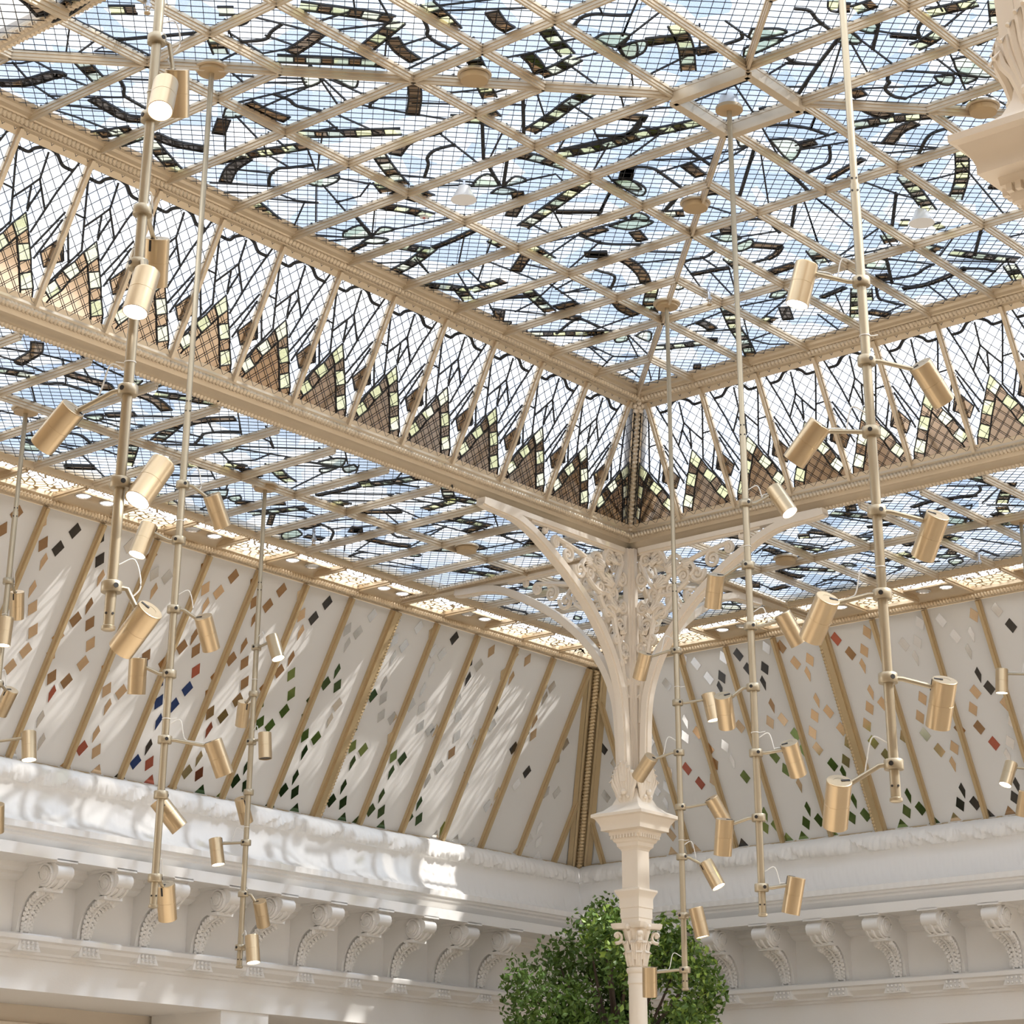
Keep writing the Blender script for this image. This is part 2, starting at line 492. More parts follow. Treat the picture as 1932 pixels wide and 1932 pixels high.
def glass(name, tints, wave=0.18, trans=0.75, wscale=70.0, cell=3.2, gloss=0.06):
    """textured leaded glass: tinted see-through mixed with a little scattering"""
    m = bpy.data.materials.new(name); m.use_nodes = True; nt = m.node_tree; nt.nodes.clear()
    N = nt.nodes.new; L = nt.links.new
    out = N('ShaderNodeOutputMaterial'); tc = N('ShaderNodeTexCoord')
    vo = N('ShaderNodeTexVoronoi'); vo.inputs['Scale'].default_value = cell; L(tc.outputs['Object'], vo.inputs['Vector'])
    sp = N('ShaderNodeSeparateColor'); L(vo.outputs['Color'], sp.inputs['Color'])
    cr = N('ShaderNodeValToRGB'); cr.color_ramp.interpolation = 'CONSTANT'
    els = cr.color_ramp.elements
    for i, t in enumerate(tints):
        e = els[i] if i < 2 else els.new(i/len(tints))
        e.position = i/len(tints); e.color = (*t, 1)
    L(sp.outputs['Red'], cr.inputs['Fac'])
    mp = N('ShaderNodeMapping'); mp.inputs['Scale'].default_value = (1, 2.2, 1); L(tc.outputs['Object'], mp.inputs['Vector'])
    no = N('ShaderNodeTexNoise'); no.inputs['Scale'].default_value = wscale; no.inputs['Detail'].default_value = 2; L(mp.outputs['Vector'], no.inputs['Vector'])
    mr = N('ShaderNodeMapRange'); mr.inputs['From Min'].default_value = .3; mr.inputs['From Max'].default_value = .7
    mr.inputs['To Min'].default_value = 1-wave; mr.inputs['To Max'].default_value = 1.0; L(no.outputs['Fac'], mr.inputs['Value'])
    mu = N('ShaderNodeMix'); mu.data_type = 'RGBA'; mu.blend_type = 'MULTIPLY'; mu.inputs[0].default_value = 1
    L(cr.outputs['Color'], mu.inputs[6]); L(mr.outputs['Result'], mu.inputs[7])
    tr = N('ShaderNodeBsdfTransparent'); L(mu.outputs[2], tr.inputs['Color'])
    tl = N('ShaderNodeBsdfTranslucent'); L(mu.outputs[2], tl.inputs['Color'])
    mx = N('ShaderNodeMixShader'); mx.inputs[0].default_value = trans; L(tl.outputs[0], mx.inputs[1]); L(tr.outputs[0], mx.inputs[2])
    gl = N('ShaderNodeBsdfGlossy'); gl.inputs['Roughness'].default_value = .15
    m2 = N('ShaderNodeMixShader'); m2.inputs[0].default_value = gloss; L(mx.outputs[0], m2.inputs[1]); L(gl.outputs[0], m2.inputs[2])
    L(m2.outputs[0], out.inputs['Surface'])
    return m
M = {}
M['glass'] = glass('leaded_white_glass', [(.37, .41, .47), (.26, .31, .385), (.32, .36, .43), (.56, .58, .61), (.28, .33, .40), (.42, .45, .50)], wave=.30, wscale=85)
M['bandglass'] = glass('leaded_clear_glass', [(.52, .54, .58), (.45, .48, .54), (.60, .61, .63)], wave=.16)
M['yellow'] = glass('yellow_glass', [(1, .98, .78), (.99, .96, .70), (1, .98, .84)], wave=.14, trans=.8)
M['petal'] = glass('pale_green_glass', [(.97, .99, .84), (1, 1, .90)], wave=.15, trans=.8)
M['mirror'] = mat('bronze_mirror_glass', (.50, .41, .33), .06, 1.0)
M['lead'] = mat('lead_came', (.035, .036, .038), .55, .3)
M['wire'] = mat('dark_wire', (.05, .055, .065), .5, .4)
M['gold'] = mat('champagne_gold_paint', (.70, .59, .44), .38, .45, noise=(9, .06))
M['goldl'] = mat('warm_gold_paint', (.72, .58, .40), .34, .5, noise=(9, .06))
M['goldd'] = mat('old_gold_paint', (.60, .46, .27), .4, .5, noise=(9, .08))
M['cream'] = mat('cream_painted_iron', (.87, .77, .64), .45, 0, noise=(6, .03))
M['plaster'] = mat('white_plaster', (.88, .86, .83), .6, 0, bump=(60, .06), noise=(3, .02))
M['warmplaster'] = mat('warm_plaster', (.82, .72, .59), .7, 0, bump=(40, .05))
M['frost'] = mat('white_panel', (.80, .79, .77), .32, 0, spec=.5)
M['brass'] = mat('brushed_champagne_metal', (.60, .475, .31), .32, .9, noise=(4, .04))
M['pole'] = mat('champagne_tube', (.47, .405, .295), .36, .7)
M['lens'] = mat('lit_lens', (1, 1, 1), .4, 0, emit=((1, .98, .95), 5.0))
M['lensoff'] = mat('unlit_lens', (.02, .02, .02), .3)
M['black'] = mat('black_slot', (.012, .01, .01), .5)
M['cable'] = mat('white_cable', (.85, .84, .80), .5)
M['bell'] = mat('white_enamel', (.90, .91, .92), .25)
M['tan'] = mat('tan_enamel', (.52, .38, .22), .45, .3)
M['leaf'] = mat('leaf_green', (.105, .19, .03), .45, 0, noise=(5, .45))
M['leaf_sun'] = mat('sunlit_leaf_green', (.32, .46, .08), .45, 0, noise=(5, .35))  # leaf green brightened to stand for sunlight on the crown
M['bark'] = mat('bark', (.10, .07, .05), .9)
M['floor'] = mat('oak_floor', (.64, .55, .45), .35, 0, noise=(1.2, .1))
M['chrome'] = mat('chrome_detector', (.75, .75, .76), .2, .9)
M['red'] = mat('red_dot', (.45, .03, .03), .4)
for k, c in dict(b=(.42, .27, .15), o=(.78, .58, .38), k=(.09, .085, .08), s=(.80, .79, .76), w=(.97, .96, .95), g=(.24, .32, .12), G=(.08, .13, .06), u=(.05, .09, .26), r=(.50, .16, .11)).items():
    M['mir_'+k] = mat('mirror_reflection_'+dict(b='bronze', o='copper', k='smoke', s='silver', w='clear', g='moss', G='forest', u='blue', r='red')[k], c, .10, .85)  # colours the diamonds reflect, put into each tile's tint
# perforated white lace panel
def lace():
    m = bpy.data.materials.new('pierced_lace_panel'); m.use_nodes = True; nt = m.node_tree; nt.nodes.clear()
    N = nt.nodes.new; L = nt.links.new
    out = N('ShaderNodeOutputMaterial'); tc = N('ShaderNodeTexCoord')
    vo = N('ShaderNodeTexVoronoi'); vo.feature = 'DISTANCE_TO_EDGE'; vo.inputs['Scale'].default_value = 13; vo.inputs['Randomness'].default_value = .85
    L(tc.outputs['Object'], vo.inputs['Vector'])
    st = N('ShaderNodeMath'); st.operation = 'GREATER_THAN'; st.inputs[1].default_value = .085; L(vo.outputs['Distance'], st.inputs[0])
    di = N('ShaderNodeBsdfPrincipled'); di.inputs['Base Color'].default_value = (.58, .44, .26, 1); di.inputs['Roughness'].default_value = .4; di.inputs['Metallic'].default_value = .3
    tr = N('ShaderNodeBsdfTransparent'); tr.inputs['Color'].default_value = (1, 1, 1, 1)
    mx = N('ShaderNodeMixShader'); L(st.outputs[0], mx.inputs[0]); L(di.outputs[0], mx.inputs[1]); L(tr.outputs[0], mx.inputs[2])
    L(mx.outputs[0], out.inputs['Surface']); return m
M['lace'] = lace()
M['skyglass'] = glass('thin_white_glass', [(.92, .94, .98), (.85, .89, .95)], wave=.1)
# ------------------------------------------------------------------ mesh builder (model units)
def rotm(axis, a): return np.array(Matrix.Rotation(a, 3, Vector(axis)))
def frame(d, up=(0, 0, 1)):
    d = np.array(d, float); d /= np.linalg.norm(d); up = np.array(up, float)
    s = np.cross(d, up)
    if np.linalg.norm(s) < 1e-5: s = np.cross(d, (1, 0, 0))
    s /= np.linalg.norm(s); u = np.cross(s, d)
    return d, s, u
def spline(pts, n=6):
    P = [np.array(p, float) for p in pts]
    if len(P) < 3: return P
    P = [2*P[0]-P[1]]+P+[2*P[-1]-P[-2]]; out = []
    for i in range(1, len(P)-2):
        for k in range(n):
            t = k/n; a, b, c, d = P[i-1:i+3]
            out.append(.5*((2*b)+(c-a)*t+(2*a-5*b+4*c-d)*t*t+(3*b-a-3*c+d)*t**3))
    out.append(P[-2]); return out
class MB:
    def __init__(s): s.v = []; s.f = []; s.m = []; s.xf = None
    def add(s, vs, fs, mi=0):
        o = len(s.v)
        if s.xf is not None: vs = [s.xf(v) for v in vs]
        s.v.extend([tuple(map(float, v)) for v in vs]); s.f.extend([tuple(i+o for i in f) for f in fs]); s.m.extend([mi]*len(fs))
    def box(s, c, h, ax=None, mi=0):
        c = np.array(c, float); A = np.eye(3) if ax is None else np.array(ax)
        vs = [c+A[0]*h[0]*i+A[1]*h[1]*j+A[2]*h[2]*k for i in (-1, 1) for j in (-1, 1) for k in (-1, 1)]
        s.add(vs, [(0, 1, 3, 2), (4, 6, 7, 5), (0, 4, 5, 1), (2, 3, 7, 6), (0, 2, 6, 4), (1, 5, 7, 3)], mi)
    def bar(s, p, q, w, h, up=(0, 0, 1), mi=0):
        p = np.array(p, float); q = np.array(q, float); d, a, b = frame(q-p, up)
        s.box((p+q)/2, (np.linalg.norm(q-p)/2, w/2, h/2), (d, a, b), mi)
    def tube(s, pts, r, n=8, mi=0, caps=True, flat=1.0, up=(0, 0, 1)):
        P = [np.array(p, float) for p in pts]; k = len(P)
        rr = r if hasattr(r, '__len__') else [r]*k
        vs = []; ref = np.array(up, float)
        for i in range(k):
            d = P[min(i+1, k-1)]-P[max(i-1, 0)]
            d, a, b = frame(d, ref)
            for j in range(n):
                t = 2*PI*j/n; vs.append(P[i]+rr[i]*(math.cos(t)*a+flat*math.sin(t)*b))
        fs = [(i*n+j, i*n+(j+1) % n, (i+1)*n+(j+1) % n, (i+1)*n+j) for i in range(k-1) for j in range(n)]
        if caps: fs += [tuple(range(n-1, -1, -1)), tuple((k-1)*n+j for j in range(n))]
        s.add(vs, fs, mi)
    def lathe(s, prof, o=(0, 0, 0), n=24, ax=(0, 0, 1), mi=0, caps=True, lobes=None):
        d, a, b = frame(ax, (0, 1, 0) if abs(ax[2]) > .9 else (0, 0, 1)); o = np.array(o, float); vs = []
        for r, z in prof:
            for j in range(n):
                t = 2*PI*j/n; q = r*(1+(lobes[1]*math.cos(lobes[0]*t) if lobes else 0))
                vs.append(o+d*z+q*(math.cos(t)*a+math.sin(t)*b))
        k = len(prof)
        fs = [(i*n+j, i*n+(j+1) % n, (i+1)*n+(j+1) % n, (i+1)*n+j) for i in range(k-1) for j in range(n)]
        if caps: fs += [tuple(range(n-1, -1, -1)), tuple((k-1)*n+j for j in range(n))]
        s.add(vs, fs, mi)
    def sq(s, prof, o=(0, 0, 0), mi=0):
        """square-plan turned shape: prof = (half width, z)"""
        vs = [(o[0]+h*i, o[1]+h*j, o[2]+z) for h, z in prof for i, j in ((-1, -1), (1, -1), (1, 1), (-1, 1))]
        k = len(prof); fs = [(i*4+j, i*4+(j+1) % 4, (i+1)*4+(j+1) % 4, (i+1)*4+j) for i in range(k-1) for j in range(4)]
        s.add(vs, fs+[(3, 2, 1, 0), tuple((k-1)*4+j for j in range(4))], mi)
    def ball(s, c, r, n=8, mi=0, sc=(1, 1, 1)):
        vs = []; k = max(4, n//2+1)
        for i in range(k):
            t = PI*(i+.02)/(k-1+.04)
            for j in range(n):
                a = 2*PI*j/n; vs.append((c[0]+r*sc[0]*math.sin(t)*math.cos(a), c[1]+r*sc[1]*math.sin(t)*math.sin(a), c[2]+r*sc[2]*math.cos(t)))
        fs = [(i*n+j, (i+1)*n+j, (i+1)*n+(j+1) % n, i*n+(j+1) % n) for i in range(k-1) for j in range(n)]
        s.add(vs, fs, mi)
    def rope(s, p, q, r, pitch, mi=0, n=8):
        p = np.array(p, float); q = np.array(q, float); L = np.linalg.norm(q-p); d, a, b = frame(q-p)
        k = int(L/pitch*4)+2; vs = []
        for i in range(k):
            x = L*i/(k-1)
            for j in range(n):
                t = 2*PI*j/n; rr = r*(1+.24*math.sin(2*PI*x/pitch+t)); vs.append(p+d*x+rr*(math.cos(t)*a+math.sin(t)*b))
        s.add(vs, [(i*n+j, i*n+(j+1) % n, (i+1)*n+(j+1) % n, (i+1)*n+j) for i in range(k-1) for j in range(n)], mi)
    def strip(s, pts, w, th, mp, h0=0.0, mi=0, ext=.25):
        """flat strip along a polyline in the (a,b) plane; mp(a,b,h) -> 3-D"""
        P = [np.array(p, float) for p in pts]; k = len(P)
        if k < 2: return
        Lf = []; Rt = []
        for i in range(k):
            d = P[min(i+1, k-1)]-P[max(i-1, 0)]; l = np.linalg.norm(d)
            d = d/l if l > 1e-9 else np.array((1., 0)); nn = np.array((-d[1], d[0]))
            c = P[i]-(d*w*ext if i == 0 else 0)+(d*w*ext if i == k-1 else 0)
            Lf.append(c+nn*w/2); Rt.append(c-nn*w/2)
        vs = []
        for i in range(k):
            for q in (Lf[i], Rt[i]):
                vs.append(mp(q[0], q[1], h0)); vs.append(mp(q[0], q[1], h0+th))
        fs = []
        for i in range(k-1):
            a, b = i*4, i*4+4
            fs += [(a+1, a+3, b+3, b+1), (a, b, b+2, a+2), (a, a+1, b+1, b), (a+2, b+2, b+3, a+3)]
        fs += [(0, 2, 3, 1), (4*k-4, 4*k-3, 4*k-1, 4*k-2)]
        s.add(vs, fs, mi)
    def poly(s, pts, th, mp, h0=0.0, mi=0):
        k = len(pts); vs = [mp(a, b, h0) for a, b in pts]+[mp(a, b, h0+th) for a, b in pts]
        s.add(vs, [tuple(range(k)), tuple(range(2*k-1, k-1, -1))]+[(i, k+i, k+(i+1) % k, (i+1) % k) for i in range(k)], mi)
    def build(s, name, mats, parent=None, o=(0, 0, 0), sharp=38):
        me = bpy.data.meshes.new(name); ow = np.array(W(o)); lc = (0, 0, 0) if parent is not None else tuple(ow)
        vs = [tuple(np.array(W(v))-ow) for v in s.v]
        me.from_pydata(vs, [], s.f)
        if not isinstance(mats, (list, tuple)): mats = [mats]
        for m in mats: me.materials.append(m)
        if len(mats) > 1: me.polygons.foreach_set('material_index', s.m)
        import bmesh
        bm = bmesh.new(); bm.from_mesh(me); bmesh.ops.recalc_face_normals(bm, faces=bm.faces); bm.to_mesh(me); bm.free()
        me.polygons.foreach_set('use_smooth', [True]*len(me.polygons)); me.set_sharp_from_angle(angle=math.radians(sharp)); me.update()
        ob = bpy.data.objects.new(name, me); C.objects.link(ob); ob.location = lc
        if parent is not None: ob.parent = parent
        return ob
def tag(o, label, cat, group=None, kind=None):
    o['label'] = label; o['category'] = cat
    if group: o['group'] = group
    if kind: o['kind'] = kind
    return o
def root(name, o, label, cat, group=None, kind=None):
    e = bpy.data.objects.new(name, None); C.objects.link(e); e.location = W(o); e.empty_display_size = .05
    return tag(e, label, cat, group, kind)
def clip_convex(p, q, poly):
    p = np.array(p, float); d = np.array(q, float)-p; t0, t1 = 0.0, 1.0
    n = len(poly); A = sum(poly[i][0]*poly[(i+1) % n][1]-poly[(i+1) % n][0]*poly[i][1] for i in range(n)); sg = 1 if A > 0 else -1
    for i in range(n):
        a = np.array(poly[i]); e = np.array(poly[(i+1) % n])-a; nn = sg*np.array((-e[1], e[0]))
        den = nn @ d; num = nn @ (p-a)
        if abs(den) < 1e-12:
            if num < 0: return None
        elif den > 0: t0 = max(t0, -num/den)
        else: t1 = min(t1, -num/den)
    return (p+d*t0, p+d*t1) if t1-t0 > 1e-6 else None
def mesh_wires(poly, sp, mp, r=.0012, h=.012):
    b = MB(); P = np.array(poly); c = P.mean(0); rad = max(np.linalg.norm(P-c, axis=1)); k = int(rad/sp)+1
    for ang in (PI/4, -PI/4):
        d = np.array((math.cos(ang), math.sin(ang))); nn = np.array((-d[1], d[0]))
        for i in range(-k, k+1):
            s = clip_convex(c+nn*i*sp-d*rad, c+nn*i*sp+d*rad, poly)
            if s: b.strip([s[0], s[1]], 2*r, 2*r, mp, h, 0, 0)
    return b
def rect_loft(b, prof, X0, X1, Y0, Y1, mi=0):
    """moulding swept round a rectangle; prof = (inset, z)"""
    k = len(prof); vs = []
    for d, z in prof: vs += [(X1-d, Y1-d, z), (X0+d, Y1-d, z), (X0+d, Y0+d, z), (X1-d, Y0+d, z)]
    b.add(vs, [(i*4+j, i*4+(j+1) % 4, (i+1)*4+(j+1) % 4, (i+1)*4+j) for i in range(k-1) for j in range(4)], mi)
# ================================================================== THE SETTING
DX, DY, NC = .3135, .2975, 15
LX, LY = NC*DX, NC*DY                       # lantern opening
ZG, ZR = .57, -.042                         # upper glass, ring glass
WY, WX = 1.465, 1.633                       # outer edge of the ring ceiling
SY, SX, ZS = 1.98, 2.11, -1.058             # foot of the sloped panels
XE, YE = -6.6, -6.2                         # where the left and right sides run out of sight
def ints(s): a = [int(v)/1000 for v in s.split()]; return list(zip(a[::2], a[1::2]))
PAT = {k: [ints(l) for l in v] for k, v in LEAD.items()}
def lead_pattern(mp, keep=lambda p: True, sx=lambda p: p):
    """returns lead, yellow, petal, mirror builders for the traced leaded design"""
    ld, ye, pe, mi = MB(), MB(), MB(), MB()
    def cut(pts):
        pts = [sx(p) for p in pts]; runs = []; cur = []
        for p in pts:
            if keep(p): cur.append(p)
            else:
                if len(cur) > 1: runs.append(cur)
                cur = []
        if len(cur) > 1: runs.append(cur)
        return runs
    for kind, ls in PAT.items():
        for l in ls:
            if kind == 'Y':
                q = [sx(p) for p in l]
                if not all(keep(p) for p in q): continue
                ctr = np.mean(q, axis=0); sm = [tuple(p) for p in spline([*q, q[0]], 4)[:-1]]
                pe.poly(sm, .003, mp, .001); ld.strip([*sm, sm[0]], .007, .006, mp, .0005); continue
            for q in cut(l):
                if kind in 'AM' or (kind in 'BD' and len(q) > 2): q = [tuple(p) for p in spline(q, 5)]
                if kind == 'L': ld.strip(q, .0058, .005, mp, .0003, 0, 1.6)
                elif kind == 'W': ld.strip(q, .013, .006, mp, .0003)
                elif kind == 'M': ld.strip(q, .012, .006, mp, .0003)
                else:
                    w = dict(A=.043, D=.022, B=.048)[kind]
                    P = np.array(q)
                    if kind != 'B': mi.strip(q, w, .003, mp, .001, 0, .1)
                    T = np.array([P[min(i+1, len(P)-1)]-P[max(i-1, 0)] for i in range(len(P))]); T /= np.linalg.norm(T, axis=1)[:, None]+1e-9
                    Nn = np.stack([-T[:, 1], T[:, 0]], 1)
                    for sg in (-1, 1): ld.strip([tuple(x) for x in P+Nn*sg*w/2], .0065, .0065, mp, .0003)
                    if kind == 'B':
                        S = np.concatenate([[0], np.cumsum(np.linalg.norm(np.diff(P, axis=0), axis=1))]); L = S[-1]
                        ed = [0.0]
                        while ed[-1] < L: ed.append(ed[-1]+(.058 if len(ed) % 2 else .042))
                        ed = [e*L/ed[-1] for e in ed]; n = len(ed)-1
                        pt = lambda s_: np.array((np.interp(s_, S, P[:, 0]), np.interp(s_, S, P[:, 1])))
                        for i in range(n):
                            a, b_ = pt(ed[i]), pt(ed[i+1]); mid = pt((ed[i]+ed[i+1])/2)
                            (ye if i % 2 == 0 else mi).strip([a, mid, b_], w, .003, mp, .001, 0, 0)
                            t = b_-a; t /= np.linalg.norm(t)+1e-9; nn = np.array((-t[1], t[0]))
                            if i: ld.strip([a-nn*w/2, a+nn*w/2], .0055, .0065, mp, .0003)
                    else:
                        for e in (0, -1): ld.strip([tuple(P[e]-Nn[e]*w/2), tuple(P[e]+Nn[e]*w/2)], .006, .0065, mp, .0003)
    return ld, ye, pe, mi
def glazing_bar(b, p, q, w=.021, d=.032, mi=0):
    p = np.array(p, float); q = np.array(q, float); z = np.array((0, 0, 1.))
    b.bar(p-z*.006, q-z*.006, w, .012); b.bar(p-z*.017, q-z*.017, w*.68, .014); b.bar(p-z*(d-.005), q-z*(d-.005), w*.42, .012)
# ------------------------------------------------------------------ window_1: lantern ceiling
mpT = lambda a, b, h: (a, b, ZG-h)
IN = .335; gx0, gx1, gy0, gy1 = -LX+IN, -IN, -LY+IN-.03, -IN+.03
b = MB(); b.add([(gx0, gy0, ZG), (gx1, gy0, ZG), (gx1, gy1, ZG), (gx0, gy1, ZG)], [(0, 1, 2, 3)])
o1 = (-LX/2, -LY/2, ZG)
win1 = tag(b.build('window_1', M['glass'], None, o1), 'big flat leaded glass ceiling of the raised lantern, under a dark wire net', 'skylight', kind='structure')
for nm, bb, m in zip(('lead_came', 'yellow_pane', 'petal_pane', 'mirror_pane'), lead_pattern(mpT), ('lead', 'yellow', 'petal', 'mirror')): bb.build(nm, M[m], win1, o1)
mesh_wires([(gx0, gy0), (gx1, gy0), (gx1, gy1), (gx0, gy1)], .0365, mpT, .0010, .010).build('wire_net', M['wire'], win1, o1)
b = MB(); g = lambda i, j: (-i*DX, -j*DY, ZG-.008)
for i in range(1, NC):
    m = min(i, NC-i)
    if m in (1, 2, 4, 6) or True:
        glazing_bar(b, g(i, .95), g(i, m)); glazing_bar(b, g(i, NC-.95), g(i, NC-m))
        glazing_bar(b, g(.95, i), g(m, i)); glazing_bar(b, g(NC-.95, i), g(NC-m, i))
for j in (3, 5, 7):
    glazing_bar(b, g(j, j), g(NC-j, j)); glazing_bar(b, g(j, NC-j), g(NC-j, NC-j)); glazing_bar(b, g(j, j), g(j, NC-j)); glazing_bar(b, g(NC-j, j), g(NC-j, NC-j))
for i0, j0, i1, j1 in ((.9, .9, 7, 7), (NC-.9, .9, 8, 7), (.9, NC-.9, 7, 8), (NC-.9, NC-.9, 8, 8)): glazing_bar(b, g(i0, j0), g(i1, j1), .022)
b.build('glazing_bar', M['gold'], win1, o1)
b = MB()
for p, q in (((7, 7), (8, 7)), ((8, 7), (8, 8)), ((8, 8), (7, 8)), ((7, 8), (7, 7))):
    P, Q = np.array(g(*p)), np.array(g(*q)); b.bar(P-(0, 0, .022), Q-(0, 0, .022), .018, .05); b.bar(P-(0, 0, .048), Q-(0, 0, .048), .03, .014)
b.build('centre_frame', M['gold'], win1, o1)
# ------------------------------------------------------------------ window_2 / window_3: sloping glass bands of the lantern
BP = {k: [ints(l) for l in v] for k, v in BANDP.items()}
ZB, DT, ZT = .03, .24, .523
def band(name, side, length, step, label):
    def mp(u, t, h):                         # u along the wall (0 at corner, negative away), t 0..1 upward
        d = DT*t+h*.9; z = ZB+(ZT-ZB)*t-h*.438
        return (u, -d, z) if side == 'L' else (-d, u, z)
    sl = .5484
    org = (-length/2, -.12, .28) if side == 'L' else (-.12, -length/2, .28)
    b = MB(); b.add([mp(-length, 0, 0), mp(0, 0, 0), mp(-DT, 1, 0), mp(-length+DT, 1, 0)], [(0, 1, 2, 3)])
    w = tag(b.build(name, M['bandglass'], None, org), label, 'window', kind='structure')
    ld, ye, mr = MB(), MB(), MB()
    # pattern space: (u, v) with v = t*sl so widths stay true
    mq = lambda a, v, h: mp(a, v/sl, h)
    lim = lambda a, v: a < -DT*v/sl-.035 and a > -length+DT*v/sl+.03
    BPm = dict(BP); dark = BP['D'][1]
    BPm['D'] = [[(a/1000, c/1000) for a, c in q] for q in (((352, 439), (468, 370), (407, 310), (287, 362)), ((174, 277), (320, 237), (261, 154), (127, 204)), ((25, 130), (159, 80), (100, 0), (-60, 0)), ((468, 370), (505, 327), (607, 230), (669, 158), (758, 66), (800, 0), (100, 0), (159, 80), (261, 154), (320, 237), (407, 310)), ((468, 370), (564, 444), (646, 360), (505, 327)), ((607, 230), (743, 269), (805, 197), (669, 158)), ((758, 66), (904, 105), (960, 0), (800, 0)))]+[dark]
    for kk in range(1, int(length/step)+1):
        x0 = -kk*step
        cv = lambda p: (x0+p[0]*step, p[1]*sl)
        for kind, ls in BPm.items():
            for l in ls:
                q = [cv(p) for p in l]
                q = [p for p in q if lim(*p) and 0.0 <= p[1] <= sl]
                if kind in 'YD' and len(q) != len(l):
                    q = [cv(p) for p in l]; q = [(min(p[0], -DT*p[1]/sl-.035), max(.0, p[1])) for p in q]
                    if max(p[0] for p in q)-min(p[0] for p in q) < .02 or max(p[0] for p in q) < -length+.1: continue
                if len(q) < 2: continue
                if kind == 'L': ld.strip(q, .0065, .005, mq, .0005)
                elif kind == 'M': ld.strip([tuple(p) for p in spline(q, 4)], .012, .006, mq, .0005)
                elif kind == 'Y': ye.poly(q, .003, mq, .001); ld.strip([*q, q[0]], .005, .0065, mq, .0005)
                elif kind == 'D': mr.poly(q, .002, mq, .0008); ld.strip([*q, q[0]], .005, .0055, mq, .0005)
    ld.build('lead_came', M['lead'], w, org); ye.build('yellow_pane', M['yellow'], w, org); mr.build('mirror_pane', M['mirror'], w, org)
    mesh_wires([(-length, 0), (0, 0), (-DT, sl), (-length+DT, sl)], .0375, mq, .0010, .010).build('wire_net', M['wire'], w, org)
    for kk in range(1, int(length/step)+1):
        x = -kk*step; b = MB(); t1 = min(1, (-x)/DT, (length+x)/DT) if DT else 1
        if t1 < .1: continue
        b.bar(mp(x, 0, .006), mp(x, t1, .006), .024, .014, up=mp(0, 0, 1)); b.bar(mp(x, 0, .018), mp(x, t1, .018), .014, .014, up=mp(0, 0, 1))
        b.build('mullion', M['gold'], w, org)
    b = MB()
    for t0, hh in ((0.02, .02), (.98, .012)): b.bar(mp(-length+.05, t0, .006), mp(-DT*t0, t0, .006), .03, .012, up=mp(0, 0, 1))
    b.build('edge_frame', M['gold'], w, org)
    return w
band('window_2', 'L', LX, DX, 'sloping band of tall leaded panes on the left side of the lantern, zigzag of yellow squares below')
band('window_3', 'R', LY, DY, 'sloping band of tall leaded panes on the right side of the lantern, zigzag of yellow squares below')
# ------------------------------------------------------------------ lantern trims
b = MB(); rect_loft(b, [(.345, .571), (.338, .560), (.322, .556), (.318, .546), (.300, .541), (.297, .536), (.268, .531), (.262, .520), (.250, .516), (.240, .514), (.228, .520), (.215, .536), (.215, .566)], -LX, 0, -LY, 0)
t1 = tag(b.build('trim_1', M['gold'], None, (-LX/2, -LY/2, .55)), 'upper gold moulding round the flat glass of the lantern, with a twisted rope', 'trim', kind='structure')
b = MB(); dd = .283
for p, q in (((-LX+dd, -dd), (-dd, -dd)), ((-dd, -LY+dd), (-dd, -dd)), ((-LX+dd, -LY+dd), (-LX+dd, -dd)), ((-LX+dd, -LY+dd), (-dd, -LY+dd))): b.rope((*p, .530), (*q, .530), .0135, .0185)
b.build('rope_moulding', M['gold'], t1, (-LX/2, -LY/2, .55))
b = MB(); rect_loft(b, [(-.03, .06), (-.01, .05), (.004, .042), (.014, .034), (.016, .022), (.008, .012), (.004, -.004), (-.004, -.012), (-.010, -.024), (-.026, -.030), (-.034, -.040), (-.046, -.046), (-.070, -.046), (-.074, -.036), (-.085, -.03), (-.085, .06), (-.03, .06)], -LX, 0, -LY, 0)
t2 = tag(b.build('trim_2', M['gold'], None, (-LX/2, -LY/2, 0)), 'lower gold beam round the mouth of the lantern, two rows of rope', 'beam', kind='structure')
b = MB()
for d, z, r in ((.010, .001, .0125), (-.058, -.045, .0115)):
    for p, q in (((-LX+d, -d), (-d, -d)), ((-d, -LY+d), (-d, -d)), ((-LX+d, -LY+d), (-LX+d, -d)), ((-LX+d, -LY+d), (-d, -LY+d))): b.rope((*p, z), (*q, z), r, .0175)
b.build('rope_moulding', M['gold'], t2, (-LX/2, -LY/2, 0))
def corner_post(p, q, name, label, w=.095, r=.014, m='gold'):
    """moulded post in a hip with a rope down its middle; p foot, q head"""
    p = np.array(p, float); q = np.array(q, float); d, a, c = frame(q-p, (-1, -1, 0)); a = np.array((1, -1, 0))/math.sqrt(2); nrm = np.cross(a, d); nrm /= np.linalg.norm(nrm)
    if nrm @ np.array((-1, -1, -.3)) < 0: nrm = -nrm
    b = MB(); L = np.linalg.norm(q-p)/2; mid = (p+q)/2
    b.box(mid-nrm*.012, (L, w/2, .012), (d, a, nrm)); 
    for s in (-1, 1):
        b.box(mid+nrm*.004+a*s*w*.40, (L, w*.10, .012), (d, a, nrm)); b.box(mid+nrm*.008+a*s*w*.24, (L, w*.05, .012), (d, a, nrm))
    o = tag(b.build(name, M[m], None, tuple(p)), label, 'corner post', kind='structure')
    b = MB(); b.rope(p+nrm*.012, q+nrm*.012, r, .02); b.build('rope_moulding', M[m], o, tuple(p)); return o, nrm
cp, nrm = corner_post((.004, .004, .012), (-.236, -.236, .518), 'trim_3', 'gold corner post with twisted rope between the two glass bands')
b = MB(); q = np.array((-.25, -.25, .513))+nrm*.02; e1 = np.array((1, -1, 0))/math.sqrt(2); e2 = np.cross(nrm, e1)
b.ball(q+nrm*.008, .011)
for k in range(5):
    t = 2*PI*k/5+.3; b.ball(q+(e1*math.cos(t)+e2*math.sin(t))*.02, .0125, 8)
